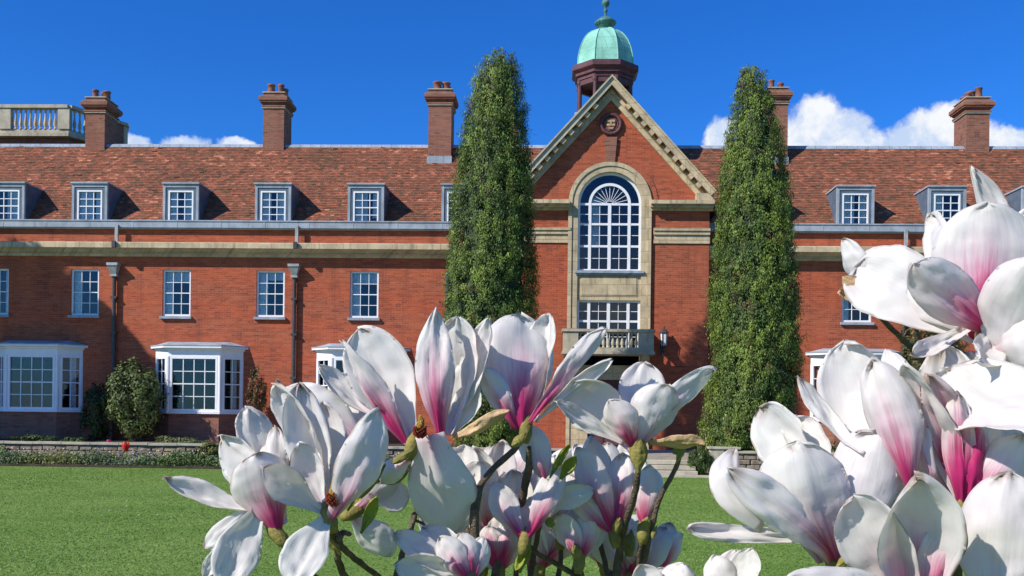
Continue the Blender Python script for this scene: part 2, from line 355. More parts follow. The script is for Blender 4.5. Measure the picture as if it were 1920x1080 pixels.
# ================================================================== SETTING
tag(part('lawn', MB().add([(-400,-400,0),(400,-400,0),(400,600,0),(-400,600,0)], [(0,1,2,3)]), 'lawn'), kind='structure')
TZ = 0.5                                            # terrace level
YW = -8.4                                           # face of the terrace wall
tag(part('terrace', MB().box(-30, 28, YW+0.3, 12, 0.02, TZ), 'paving'), kind='structure')
tag(part('flower_bed_soil', MB().box(-30, X_(975, 890, YW), YW-1.15, YW-0.003, 0.005, 0.07), 'soil'), kind='structure')
tag(part('terrace_bed_soil', MB().box(-27, X_(930, 800, 0)-0.5, -1.9, -0.003, TZ+0.004, TZ+0.06), 'soil'), kind='structure')

# ================================================================== MAIN BUILDING
YP = -1.2                                           # pavilion front plane
zs = lambda y: Z_(200, y, 0)
Z_SILL, Z_HEAD = zs(592), zs(505)
Z_C0, Z_C1 = zs(480), zs(457)
Z_PAR, Z_GUT = zs(430), zs(414)
BX0, BX1 = -28.0, 26.5
PXL, PXR = X_(957, 420, YP), X_(1330, 420, YP); PCX = (PXL+PXR)/2
B = root('brick_building', (PCX, YP, TZ), 'long red brick college building with tiled roof, dormers and central gable behind the magnolias', 'building')

def wall_holes(mb, x0, x1, z0, z1, y, holes, depth=0.32):
    xs = sorted({x0, x1, *[h[0] for h in holes], *[h[1] for h in holes]}); zz = sorted({z0, z1, *[h[2] for h in holes], *[h[3] for h in holes]})
    xs = [x for x in xs if x0 <= x <= x1]; zz = [z for z in zz if z0 <= z <= z1]
    for i in range(len(xs)-1):
        for j in range(len(zz)-1):
            cx, cz = (xs[i]+xs[i+1])/2, (zz[j]+zz[j+1])/2
            if any(h[0] < cx < h[1] and h[2] < cz < h[3] for h in holes): continue
            mb.add([(xs[i],y,zz[j]),(xs[i+1],y,zz[j]),(xs[i+1],y,zz[j+1]),(xs[i],y,zz[j+1])], [(0,1,2,3)])
    for a, b, c, d in holes:
        if a < x0 or b > x1: continue
        mb.add([(a,y,c),(a,y+depth,c),(a,y+depth,d),(a,y,d)], [(0,1,2,3)]); mb.add([(b,y,c),(b,y+depth,c),(b,y+depth,d),(b,y,d)], [(3,2,1,0)])
        mb.add([(a,y,d),(b,y,d),(b,y+depth,d),(a,y+depth,d)], [(0,1,2,3)]); mb.add([(a,y,c),(b,y,c),(b,y+depth,c),(a,y+depth,c)], [(3,2,1,0)])

PANE = MB().box(-0.5, 0.5, -0.5, 0.5, -0.5, 0.5).mesh('pane', 'glass')
SILLM = {}
def pane(parent, cx, cy, cz, w, h, rz=0.0, t=0.006):
    o = bpy.data.objects.new('pane', PANE); COL.objects.link(o); o.parent = parent
    o.location = (cx, cy, cz); o.scale = (w, t, h); o.rotation_euler = (0, 0, rz); return o
def sash_mb(w, h, cols, rows, fr=0.07, bar=0.026, d=0.06, meet=True):
    """frame and glazing bars in local x,z centred on 0, front at y=-d/2"""
    mb = MB(); mb.box(-w/2, -w/2+fr, -d, d/2, -h/2, h/2); mb.box(w/2-fr, w/2, -d, d/2, -h/2, h/2)
    mb.box(-w/2+fr, w/2-fr, -d, d/2, h/2-fr, h/2); mb.box(-w/2+fr, w/2-fr, -d, d/2, -h/2, -h/2+fr*1.25)
    iw, ih = w-2*fr, h-2.25*fr; zb = -h/2+1.25*fr; cells = []
    for i in range(1, cols):
        x = -w/2+fr+iw*i/cols; mb.box(x-bar/2, x+bar/2, -d*0.55, d*0.25, zb, zb+ih)
    for j in range(1, rows):
        z = zb+ih*j/rows; b = bar*1.5 if (meet and j == rows//2) else bar
        mb.box(-w/2+fr, w/2-fr, -d*0.62 if b > bar else -d*0.5, d*0.22, z-b/2, z+b/2)
    for i in range(cols):
        for j in range(rows): cells.append((-w/2+fr+iw*(i+0.5)/cols, zb+ih*(j+0.5)/rows, iw/cols, ih/rows))
    return mb, cells
def window(parent, cx, y, z0, z1, w, cols, rows, sill=True, curtain=None, sill_mat='lead', fr=0.07):
    h = z1-z0; mb, cells = sash_mb(w, h, cols, rows, fr)
    me = mb.mesh('window', 'white'); o = link('window', me, parent); o.matrix_parent_inverse = Matrix.Translation(-parent.location) if parent.type == 'EMPTY' else Matrix()
    o.location = (cx, y, (z0+z1)/2)
    b = o.modifiers.new('bevel', 'BEVEL'); b.width = 0.004; b.segments = 1
    for (x, z, pw, ph) in cells: pane(o, x, 0, z, pw, ph)
    if sill:
        s = link('sill', MB().box(-w/2-0.07, w/2+0.07, -0.24, 0.03, -h/2-0.10, -h/2-0.002).mesh('sill', sill_mat), o)
    if curtain:
        for (a, b_, c, d) in curtain:      # fractions of the opening
            n = 14; cm = MB(); vs = []
            for i in range(n+1):
                x = -w/2+w*(a+(b_-a)*i/n); yy = 0.10+0.012*math.sin(i*2.3)+0.01*math.sin(i*5.1)
                vs += [(x, yy, -h/2+h*c), (x, yy, -h/2+h*d)]
            cm.add(vs, [(2*i, 2*i+2, 2*i+3, 2*i+1) for i in range(n)])
            link('curtain', cm.mesh('curtain', 'curtain', True), o)
    return o

# bays of the elevation (pixel columns of the photograph read on the wall plane)
win_px = [-178, -10, 159, 331, 507, 683, 862, 1432, 1607, 1787, 1965]
win_x = [X_(p, 548, 0) for p in win_px]
WW = 1.13
bay_px = [54, 360, 669, 1618, 1930]            # centre of each bay's front face
bays = [X_(p, 710, -0.8) for p in bay_px] + [X_(54, 710, -0.8)-6.45]
BW, BC, BP = 2.04, 0.74, 0.62                  # front width, splay width, projection
Z_B0, Z_B1 = Z_(360, 772, -0.8), Z_(360, 668, -0.8); Z_BT = Z_(360, 646, -0.9)
holes = [(x-WW/2, x+WW/2, Z_SILL, Z_HEAD) for x in win_x] + [(x-BW/2-0.35, x+BW/2+0.35, Z_B0+0.1, Z_B1-0.1) for x in bays]
mb = MB()
wall_holes(mb, BX0, PXL, 0.05, Z_C0, 0, [h for h in holes if h[1] < PXL])
wall_holes(mb, PXR, BX1, 0.05, Z_C0, 0, [h for h in holes if h[0] > PXR])
for a, b in ((BX0, PXL), (PXR, BX1)):
    mb.box(a, b, 0.06, 0.4, Z_C0, Z_C1); mb.box(a, b, -0.02, 0.38, Z_C1+0.002, Z_PAR)
part('wall', mb, 'brick', B)
# back, ends and dark inside
mb = MB(); mb.box(BX0, BX0+0.3, 0.41, 7.4, 0.05, 9.0); mb.box(BX1-0.3, BX1, 0.41, 7.4, 0.05, 9.0); mb.box(BX0, BX1, 7.41, 7.7, 0.05, 9.0)
part('wall', mb, 'brick', B)
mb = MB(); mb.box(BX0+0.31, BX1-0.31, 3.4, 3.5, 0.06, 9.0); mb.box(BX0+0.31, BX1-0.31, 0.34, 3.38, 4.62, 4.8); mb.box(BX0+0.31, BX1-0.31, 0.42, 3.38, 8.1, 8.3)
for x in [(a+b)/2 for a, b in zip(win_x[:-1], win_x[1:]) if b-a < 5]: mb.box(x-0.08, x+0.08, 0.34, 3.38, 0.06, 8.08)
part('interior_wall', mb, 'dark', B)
cur = [[(0, 0.35, 0.2, 1)], [(0, 0.2, 0, 1), (0.8, 1, 0, 1)], [(0, 0.3, 0, 1)], [(0, 0.30, 0, 1), (0.30, 1, 0.74, 1)], [(0, 0.36, 0, 1), (0.36, 1, 0.8, 1)], [(0, 0.34, 0, 1), (0.34, 1, 0.76, 1)], None, [(0, .3, 0, 1)], [(0, 0.28, 0, 1)], None, None]
for x, c in zip(win_x, cur): window(B, x, 0.12, Z_SILL, Z_HEAD, WW, 3, 4, True, c, 'lead')
# stone cornice, gutter
def cornice_run(a, b):
    m = MB()
    prof = [(0.0, Z_C0-0.02), (-0.10, Z_C0-0.02), (-0.12, Z_C0+0.06), (-0.27, Z_C0+0.10), (-0.27, Z_C0+0.16), (-0.42, Z_C0+0.24), (-0.50, Z_C0+0.26), (-0.50, Z_C1-0.03), (-0.46, Z_C1), (0.0, Z_C1+0.05)]
    vs = [(a, y, z) for y, z in prof]+[(b, y, z) for y, z in prof]; n = len(prof)
    m.add(vs, [(i, i+1, i+1+n, i+n) for i in range(n-1)] + [tuple(range(n)), tuple(range(2*n-1, n-1, -1))])
    part('cornice', m, 'stone', B)
    m = MB(); m.box(a, b, -0.17, 0.33, Z_PAR+0.002, Z_PAR+0.05); m.box(a, b, -0.22, -0.17, Z_PAR+0.05, Z_GUT-0.05); m.box(a, b, -0.25, -0.20, Z_GUT-0.048, Z_GUT)
    m.box(a, b, -0.168, 0.34, Z_PAR+0.052, Z_GUT-0.09)
    x = a+1.0
    while x < b: m.box(x-0.02, x+0.02, -0.228, -0.219, Z_PAR+0.05, Z_GUT-0.05); x += 1.75
    part('gutter', m, 'lead', B)
cornice_run(BX0, PXL); cornice_run(PXR, BX1)

# roof: real courses of tiles on the front slope
RS = 1.2; RY0, RZ0 = 0.30, Z_GUT-0.07; RUN = 3.40; RYR, RZR = RY0+RUN, RZ0+RUN*RS
def tile_field(name, x0, x1, parent):
    slope = math.hypot(1, RS); L = RUN*slope; gauge = 0.112; rows = int(L/gauge)+1; tw = 0.178
    e = Vector((0, 1/slope, RS/slope)); nrm = Vector((0, -RS/slope, 1/slope))
    V = []; Cc = []; nx = int((x1-x0)/tw)
    pal = [srgb(142, 92, 70), srgb(134, 88, 68), srgb(152, 94, 71), srgb(170, 104, 79), srgb(124, 90, 68), srgb(114, 84, 66), srgb(190, 128, 98)]
    for j in range(rows):
        d0 = j*gauge; off = (j % 2)*tw/2
        for i in range(nx):
            a = x0+i*tw+off; b = a+tw-0.006
            if b > x1: continue
            lift = 0.018+random.uniform(-0.004, 0.010)+(0.02 if random.random() < 0.012 else 0); sk = random.uniform(-0.006, 0.006)-(0.04 if random.random() < 0.008 else 0)
            p0 = Vector((a, RY0, RZ0))+e*(d0+sk)+nrm*lift; p1 = Vector((b, RY0, RZ0))+e*(d0+sk+random.uniform(-.003, .003))+nrm*lift
            q0 = Vector((a, RY0, RZ0))+e*(min(d0+gauge+0.012, L))+nrm*0.002; q1 = Vector((b, RY0, RZ0))+e*(min(d0+gauge+0.012, L))+nrm*0.002
            r0 = p0-nrm*lift; r1 = p1-nrm*lift
            V += [p0, p1, q1, q0, r0, r1, p1, p0]
            nn = noise.noise(Vector((a*0.35, j*0.12, 3.1))) + 0.7*noise.noise(Vector((a*1.3, j*0.5, 9.0)))
            r = random.random()+nn*0.28
            k = 6 if r > 1.02 else 3 if r > 0.86 else 2 if r > 0.62 else 0 if r > 0.4 else 1 if r > 0.22 else 4 if r > 0.05 else 5
            g = random.uniform(0.82, 1.15)*(1+0.08*nn)
            Cc += [(pal[k][0]*g, pal[k][1]*g, pal[k][2]*g, 1)]*8
    n = len(V)//4; Fq = np.arange(n*4).reshape(n, 4)
    o = link(name, fast_mesh(name, np.array([tuple(v) for v in V]), Fq, 'tile', np.array(Cc)), parent); o.matrix_parent_inverse = Matrix.Translation(-parent.location)
    o['kind'] = 'stuff'; return o
tile_field('roof_tiles', BX0, BX1, B)
mb = MB(); mb.prismz([(0,0),(0,0.01),(0.01,0.01)], 0, 0.01)
mb = MB()
mb.add([(BX0, RY0, RZ0), (BX1, RY0, RZ0), (BX1, RYR, RZR), (BX0, RYR, RZR), (BX0, 2*RYR-RY0+0.3, RZ0), (BX1, 2*RYR-RY0+0.3, RZ0)], [(0,1,2,3), (3,2,5,4), (0,3,4), (1,5,2)])
part('roof', mb, 'pot', B)
mb = MB()
x = BX0
while x < BX1-0.4:
    w = 0.44; a = [( -0.13, -0.11), (-0.07, 0.02), (0, 0.055), (0.07, 0.02), (0.13, -0.11)]
    vs = [(x, RYR+y, RZR+z) for y, z in a]+[(x+w-0.01, RYR+y, RZR+z) for y, z in a]
    mb.add(vs, [(i, i+1, i+6, i+5) for i in range(4)]+[(0,5,9,4)]); x += w
part('ridge_tiles', mb, 'lead', B)['kind'] = 'stuff'

# dormers
Z_D1 = Z_(200, 346, 0.3); Z_D0 = Z_GUT-0.12
DW = 1.44
dorm_px = [-158, 13, 168, 339, 512, 686, 862, 1430, 1604, 1776, 1952]
dcur = [[(0, 1, 0, 1)], [(0.45, 1, 0, 1)], [(0, 0.62, 0, 1), (0.7, 1, 0, 1)], [(0, 0.36, 0, 1), (0.58, 1, 0, 1)], [(0, 0.4, 0, 1), (0.62, 1, 0, 1)], [(0, 0.55, 0, 1), (.75, 1, .2, 1)], None, None,
        [(0, 0.5, 0.1, 1), (0.66, 1, 0, 1)], [(0, 0.4, 0, 1)], None]
for p, cu in zip(dorm_px, dcur):
    x = X_(p, 385, 0.18); yb = RY0+(Z_D1-RZ0)/RS
    m = MB(); cheeks = []
    y0 = 0.16
    for sgn in (-1, 1):     # cheeks: wedge-shaped sides
        a, b = sorted((x+sgn*DW/2, x+sgn*(DW/2-0.10)))
        m.box(a, b, y0, y0+0.12, Z_D0, Z_D1-0.002)
        ck = MB()
        vs = [(a, y0+0.12, Z_D0), (a, y0+0.12, Z_D1-0.002), (a, yb+0.15, Z_D1-0.002), (b-0.0, y0+0.12, Z_D0), (b, y0+0.12, Z_D1-0.002), (b, yb+0.15, Z_D1-0.002)]
        ck.add(vs, [(0,1,2), (5,4,3), (0,3,4,1), (1,4,5,2), (0,2,5,3)]); cheeks.append(ck)
    m.box(x-DW/2-0.04, x+DW/2+0.04, y0-0.06, yb+0.1, Z_D1, Z_D1+0.06)
    m.box(x-DW/2+0.10, x+DW/2-0.10, y0, y0+0.10, Z_D1-0.13, Z_D1-0.002)
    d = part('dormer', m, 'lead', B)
    for ck in cheeks: part('cheek', ck, 'leaddark', d)  # shading of the cheeks is put into a darker lead colour
    m = MB(); iw = DW/2-0.1
    m.box(x-iw, x-iw+0.11, y0+0.03, y0+0.12, Z_D0, Z_D1-0.13); m.box(x+iw-0.11, x+iw, y0+0.03, y0+0.12, Z_D0, Z_D1-0.13)
    m.box(x-iw+0.11, x+iw-0.11, y0+0.03, y0+0.12, Z_D1-0.25, Z_D1-0.13)
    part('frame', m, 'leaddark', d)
    w = 2*(iw-0.115); z1 = Z_D1-0.255; z0 = Z_D0+0.08; h = z1-z0
    mbs, cells = sash_mb(w, h, 3, 4, 0.06, 0.028)
    me = mbs.mesh('sash', 'white'); s = link('sash', me, d); s.location = (x, y0+0.08, (z0+z1)/2)
    m = MB(); 
    for (cx, cz, pw, ph) in cells: pane(d, x+cx, y0+0.08, (z0+z1)/2+cz, pw, ph)
    m = MB(); m.box(x-iw+0.1, x+iw-0.1, y0-0.04, y0+0.14, z0-0.05, z0-0.003); part('sill', m, 'white', d)
    if cu:
        for (a, b_, c0, c1) in cu:
            n = 10; cm = MB(); vs = []
            for i in range(n+1):
                xx = x-w/2+w*(a+(b_-a)*i/n); yy = y0+0.16+0.012*math.sin(i*2.1)
                vs += [(xx, yy, z0+h*c0), (xx, yy, z0+h*c1)]
            cm.add(vs, [(2*i, 2*i+2, 2*i+3, 2*i+1) for i in range(n)]); part('curtain', cm, 'curtain', d, True)

# canted bay windows
def bay(x):
    a0 = (x-BW/2-BC, 0.0); a1 = (x-BW/2, -BP); a2 = (x+BW/2, -BP); a3 = (x+BW/2+BC, 0.0)
    def ring(g, z0, z1, m):   # solid canted slab grown by g
        m.prismz([(a0[0]-g, 0.0-0.003), (a1[0]-g*0.6, -BP-g), (a2[0]+g*0.6, -BP-g), (a3[0]+g, -0.003)], z0, z1)
    m = MB(); ring(0.0, Z_B1+0.002, Z_BT-0.20, m); ring(0.06, Z_BT-0.198, Z_BT-0.12, m); ring(0.20, Z_BT-0.118, Z_BT-0.04, m)
    b = part('bay_window', m, 'white', B)
    m = MB(); ring(0.22, Z_BT-0.038, Z_BT, m)
    m.add([(a0[0]-0.1, -0.003, Z_BT+0.001), (a1[0], -BP-0.1, Z_BT+0.001), (a2[0], -BP-0.1, Z_BT+0.001), (a3[0]+0.1, -0.003, Z_BT+0.001), (a0[0]+0.5, -0.003, Z_BT+0.16), (a3[0]-0.5, -0.003, Z_BT+0.16)], [(0,1,4), (1,2,5,4), (2,3,5), (0,4,5,3)])
    part('lead_roof', m, 'lead', b)
    m = MB(); ring(-0.04, TZ-0.2, Z_B0-0.08, m); part('plinth', m, 'brickdark', b)
    m = MB(); ring(0.07, Z_B0-0.078, Z_B0-0.002, m); part('sill', m, 'white', b)
    H = Z_B1-Z_B0
    segs = [(a0, a1, 2), (a1, a2, 4), (a2, a3, 2)]
    for (p, q, cols) in segs:
        v = Vector((q[0]-p[0], q[1]-p[1], 0)); Ln = v.length; ang = math.atan2(v.y, v.x); mid = ((p[0]+q[0])/2, (p[1]+q[1])/2)
        mbs, cells = sash_mb(Ln-0.16, H, cols, 4, 0.085, 0.03, 0.07)
        mbs.box(-Ln/2+0.0, -Ln/2+0.079, -0.05, 0.10, -H/2, H/2); mbs.box(Ln/2-0.079, Ln/2, -0.05, 0.10, -H/2, H/2)
        s = link('sash', mbs.mesh('sash', 'white'), b); s.location = (mid[0], mid[1]+0.06, (Z_B0+Z_B1)/2); s.rotation_euler = (0, 0, ang)
        for (cx, cz, pw, ph) in cells:
            pane(b, mid[0]+cx*math.cos(ang), mid[1]+0.06+cx*math.sin(ang), (Z_B0+Z_B1)/2+cz, pw, ph, ang)
    for (p, t0, t1) in ((a3, 0.12, 0.62), (a0, 0.15, 0.45)):
        q = a2 if p is a3 else a1; n = 8; vs = []
        for i in range(n+1):
            t = t0+(t1-t0)*i/n; xx = p[0]+(q[0]-p[0])*t; yy = p[1]+(q[1]-p[1])*t+0.22+0.012*math.sin(i*2.4)
            vs += [(xx, yy, Z_B0+0.05), (xx, yy, Z_B1)]
        cm = MB(); cm.add(vs, [(2*i, 2*i+2, 2*i+3, 2*i+1) for i in range(n)]); part('curtain', cm, 'curtain', b, True)
    for cxx, cyy in (a1, a2): part('corner_post', MB().lathe([(0.075, 0), (0.075, H)], (cxx, cyy+0.03, Z_B0), 8, math.pi/8), 'white', b)
for x in bays: bay(x)

# drainpipes with hopper heads
for px in (219, 557, 1700):
    x = X_(px-5, 560, -0.12); xu = X_(px, 450, -0.3); zt = Z_PAR; zh = Z_HEAD+0.12
    m = MB(); m.tube([(x, -0.13, TZ), (x, -0.13, zh-0.35)], [0.075]*2, 10)
    m.box(xu-0.07, xu+0.07, -0.62, -0.51, Z_C0+0.25, Z_C1+0.02)
    for z in (1.4, 3.1, 4.8, 6.2): m.box(x-0.12, x+0.12, -0.20, -0.01, z-0.04, z+0.04)
    d = part('drainpipe', m, 'iron', B)
    m = MB(); m.add([(x-0.2, -0.36, zh), (x+0.2, -0.36, zh), (x+0.2, -0.02, zh), (x-0.2, -0.02, zh), (x-0.1, -0.22, zh-0.33), (x+0.1, -0.22, zh-0.33), (x+0.1, -0.03, zh-0.33), (x-0.1, -0.03, zh-0.33)],
                    [(0,1,2,3), (0,4,5,1), (1,5,6,2), (2,6,7,3), (3,7,4,0), (4,7,6,5)]); m.box(x-0.22, x+0.22, -0.38, -0.005, zh, zh+0.10)
    m.box(x-0.13, x+0.13, -0.25, -0.01, zh-0.42, zh-0.332)
    part('hopper', m, 'ironlight', d)
    m = MB(); m.box(xu-0.08, xu+0.04, -0.32, -0.23, Z_C1+0.02, Z_PAR+0.14); part('upper_pipe', m, 'ironlight', d)

# chimneys
def chimney(cx, yc, zbase, ztop, w, dp, pots, flash=False):
    m = MB(); cap = 0.62
    m.box(cx-w/2, cx+w/2, yc-dp/2, yc+dp/2, zbase, ztop-cap)
    c = part('chimney', m, 'brickdark', B)
    m = MB()
    z = ztop-cap
    for g, h0, h1 in ((0.07, 0.002, 0.07), (0.0, 0.072, 0.14), (0.06, 0.142, 0.20), (0.13, 0.202, 0.27), (0.17, 0.272, 0.42), (0.09, 0.422, 0.50), (0.0, 0.502, 0.62)):
        m.box(cx-w/2-g, cx+w/2+g, yc-dp/2-g, yc+dp/2+g, z+h0, z+h1)
    part('cap', m, 'stonegrey' if False else 'brickdark', c)
    m = MB(); m.box(cx-w/2-0.165, cx+w/2+0.165, yc-dp/2-0.165, yc+dp/2+0.165, z+0.422, z+0.432); m.box(cx-w/2-0.04, cx+w/2+0.04, yc-dp/2-0.04, yc+dp/2+0.04, z+0.621, z+0.66)
    m.box(cx-w/2-0.05, cx+w/2+0.05, yc-dp/2-0.05, yc+dp/2+0.05, z-0.05, z-0.01)
    part('mortar_capping', m, 'stonegrey', c)
    for (dx, dy, r, h) in pots:
        m = MB(); m.lathe([(r*1.1, 0), (r*1.12, 0.06), (r, 0.09), (r*0.92, h-0.1), (r*1.1, h-0.08), (r*1.1, h-0.02), (r*0.9, h), (r*0.75, h), (r*0.7, h-0.2), (0.01, h-0.25)], (cx+dx, yc+dy, ztop+0.04), 14)
        part('chimney_pot', m, 'pot', c, True)
    if flash:
        m = MB(); zf = zbase; m.box(cx-w/2-0.04, cx+w/2+0.04, yc-dp/2-0.05, yc-dp/2-0.004, zf-0.02, zf+0.30); part('flashing', m, 'lead', c)
        return c
def chim(px0, px1, ytop, yfront, dp, pots, base=None):
    a = at(px0, ytop, yfront); b = at(px1, ytop, yfront); w = b.x-a.x; ybase = yfront
    zb = RZ0+(yfront-RY0)*RS if yfront < RYR else RZR-0.6
    chimney((a.x+b.x)/2, yfront+dp/2, zb-0.3 if base is None else base, a.z, w, dp, pots, base is not None)
Pp = [(-0.2, -0.2, 0.15, 0.42), (0.2, 0.15, 0.16, 0.40), (-0.2, 0.3, 0.14, 0.5)]
chim(161, 197, 183, RYR-0.25, 1.25, [(-0.17, -0.25, 0.13, 0.42), (0.17, 0.1, 0.16, 0.46), (-0.1, 0.4, 0.12, 0.5)])
chim(494, 533, 174, RYR-0.25, 1.25, [(-0.2, -0.3, 0.16, 0.42), (0.12, 0.1, 0.13, 0.55), (0.24, 0.3, 0.14, 0.42)])
zf = RZ0+(RYR-0.75-RY0)*RS
chim(804, 847, 168, RYR-0.75, 1.2, [(-0.16, -0.2, 0.18, 0.42), (0.20, -0.1, 0.17, 0.42), (0.2, 0.4, 0.15, 0.4)], base=zf-0.03)
chim(1441, 1478, 165, RYR-0.75, 1.2, [(-0.2, -0.2, 0.12, 0.42), (0.22, 0.0, 0.13, 0.36)], base=zf-0.03)
chim(1812, 1856, 183, RYR-0.25, 1.25, [(-0.22, 0.3, 0.13, 0.28), (-0.02, 0, 0.15, 0.42), (0.2, -0.2, 0.14, 0.52), (-0.25, -0.2, 0.13, 0.3)])

# ---------------------------------------------------------------- central gabled bay
zp = lambda y: Z_(1143, y, YP)
ZAP, ZCO = zp(189), zp(382)
XL, XR = PXL, PXR
xc = X_(1143.5, 382, YP); HW = (XR-XL)/2; XL, XR = xc-HW, xc+HW
ZEV = ZAP-1.105*HW
R_OUT = X_(1219, 382, YP)-xc; R_IN = X_(1203, 382, YP)-xc
ZSP = zp(382); Z_W0 = zp(508); Z_L1 = zp(563); Z_L0 = zp(662)
arc = lambda r, a0, a1, n=24: [(xc+r*math.cos(a0+(a1-a0)*i/n), ZSP+r*math.sin(a0+(a1-a0)*i/n)) for i in range(n+1)]
ZD = zp(700)       # door head
m = MB()
Lp = [(xc, ZAP), (xc, ZSP+R_OUT)] + arc(R_OUT, math.pi/2, math.pi) + [(xc-R_OUT, 0.3), (XL, 0.3), (XL, ZEV)]
Rp = [(xc, ZSP+R_OUT), (xc, ZAP), (XR, ZEV), (XR, 0.3), (xc+R_OUT, 0.3)] + arc(R_OUT, 0, math.pi/2)[:-1]
m.prism(Lp, YP, YP+0.35); m.prism(Rp, YP, YP+0.35)
m.box(XL, XL+0.3, YP+0.352, -0.01, 0.3, ZEV); m.box(XR-0.3, XR, YP+0.352, -0.01, 0.3, ZEV)
part('gable_wall', m, 'brick', B)
# gable roof running back into the main roof
m = MB(); ov = 0.18; yb = RYR+1.0; gs = (ZAP-ZEV)/HW
m.add([(XL-0.35, YP-0.35, ZEV-0.35*gs+0.42), (xc, YP-0.35, ZAP+0.42), (xc, yb, ZAP+0.42), (XL-0.35, yb, ZEV-0.35*gs+0.42), (XR+0.35, YP-0.35, ZEV-0.35*gs+0.42), (XR+0.35, yb, ZEV-0.35*gs+0.42)],
      [(0,1,2,3), (1,4,5,2)])
m.add([(XL-0.35, yb-0.01, ZCO), (xc, yb-0.01, ZAP+0.40), (XR+0.35, yb-0.01, ZCO)], [(0,1,2)])
part('gable_roof', m, 'pot', B)
# raking cornice: corona, dentil blocks, bed mould
def rake(sgn):
    d = Vector((sgn*HW, 0, ZEV-ZAP)).normalized(); nrm = Vector((-d.z*sgn, 0, d.x*sgn)); nrm = Vector((sgn*abs(d.z), 0, abs(d.x)))
    Ltot = (HW+0.16-0.41)/abs(d.x)
    def strip(m, o0, o1, y0, y1, s0=0.0, s1=None):
        s1 = Ltot if s1 is None else s1
        A = Vector((xc, 0, ZAP)); 
        def P(s, o):
            v = A+d*s+nrm*o
            if s == 0.0: v = Vector((xc, 0, ZAP+o/nrm.z))
            return v
        q = [P(s0, o0), P(s1, o0), P(s1, o1), P(s0, o1)]
        m.prism([(p.x, p.z) for p in q], y0, y1)
    m = MB(); strip(m, 0.0, 0.16, YP-0.10, YP+0.3); strip(m, 0.162, 0.31, YP-0.16, YP+0.3); strip(m, 0.312, 0.50, YP-0.46, YP+0.3); strip(m, 0.502, 0.56, YP-0.52, YP+0.3)
    c = part('raking_cornice', m, 'stone' if sgn > 0 else 'stonegrey', B)  # left rake gets greyer stone, its shade painted into the colour
    s = 0.55
    while s < Ltot-0.3:
        m = MB(); strip(m, 0.165, 0.309, YP-0.40, YP-0.162, s, s+0.20); part('modillion', m, 'stone', c); s += 0.44
    return c
rake(1); rake(-1)
for a, b in ((XL-0.12, xc-R_OUT+0.0), (xc+R_OUT, XR+0.12)):
    m = MB(); m.box(a, b, YP-0.42, YP-0.003, ZCO-0.07, ZCO+0.07); m.box(a, b, YP-0.30, YP-0.004, ZCO-0.17, ZCO-0.072); m.box(a, b, YP-0.12, YP-0.005, ZCO-0.27, ZCO-0.172)
    part('cornice', m, 'stone', B)
for a in (XR-0.55, XL-0.1): part('kneeler_stone', MB().box(a, a+0.65, YP-0.38, YP-0.004, ZCO+0.072, ZCO+0.33), 'stone', B)
# pilaster caps
xa, xb = X_(1072, 440, YP), X_(1225, 440, YP)
for a, b in ((XL-0.02, xa-0.05), (xb, XR+0.02)):
    m = MB()
    for z0, z1, g in ((zp(456), zp(449), 0.05), (zp(448.6), zp(440), 0.03), (zp(439.8), zp(433), 0.09), (zp(432.8), zp(428), 0.14)):
        m.box(a, b, YP-g, YP-0.002, z0, z1)
    part('stone_band', m, 'stone', B)
# rubbed brick arch and keystone
m = MB(); a2 = arc(R_OUT+0.30, 0, math.pi, 32); a1 = arc(R_OUT+0.003, 0, math.pi, 32)
for i in range(32):
    m.prism([a1[i], a2[i], a2[i+1], a1[i+1]], YP-0.03, YP-0.001)
part('brick_arch', m, 'brick', B)
m = MB(); m.prism([(xc-0.16, ZSP+R_OUT-0.02), (xc+0.16, ZSP+R_OUT-0.02), (xc+0.24, zp(258)), (xc-0.24, zp(258))], YP-0.10, YP-0.032); part('keystone', m, 'brickdark', B)
# stone surround of the great window
m = MB(); a2 = arc(R_OUT, 0, math.pi, 32); a1 = arc(R_IN+0.004, 0, math.pi, 32)
for i in range(32): m.prism([a1[i], a2[i], a2[i+1], a1[i+1]], YP-0.07, YP+0.30)
a2 = arc(R_OUT+0.05, 0, math.pi, 32); a1 = arc(R_OUT-0.10, 0, math.pi, 32)
for i in range(32): m.prism([a1[i], a2[i], a2[i+1], a1[i+1]], YP-0.11, YP-0.071)
m.box(xc-R_OUT, xc-R_IN-0.004, YP-0.07, YP+0.3, TZ, ZSP-0.001); m.box(xc+R_IN+0.004, xc+R_OUT, YP-0.07, YP+0.3, TZ, ZSP-0.001)
m.box(xc-R_OUT-0.05, xc-R_OUT+0.09, YP-0.11, YP-0.071, TZ, ZSP-0.001); m.box(xc+R_OUT-0.09, xc+R_OUT+0.05, YP-0.11, YP-0.071, TZ, ZSP-0.001)
m.box(xc-R_IN-0.003, xc+R_IN+0.003, YP+0.0, YP+0.3, Z_L1+0.002, Z_W0-0.10)
part('stone_surround', m, 'stone', B)
m = MB(); w_ = R_IN-0.17; zt, zb_ = Z_W0-0.28, Z_L1+0.20
m.box(-0, 0.001, 0, 0.001, 0, 0.001)
m = MB(); m.box(xc-w_, xc+w_, YP-0.035, YP-0.001, zb_, zt); m.box(xc-w_-0.05, xc+w_+0.05, YP-0.018, YP-0.0005, zb_-0.05, zt+0.05); part('apron_panel', m, 'stone', B)
m = MB(); m.box(xc-R_IN-0.10, xc+R_IN+0.10, YP-0.16, YP+0.12, Z_W0-0.098, Z_W0-0.002); m.box(xc-R_IN-0.06, xc+R_IN+0.06, YP-0.10, YP-0.071, Z_W0-0.17, Z_W0-0.1); part('sill', m, 'lead', B)
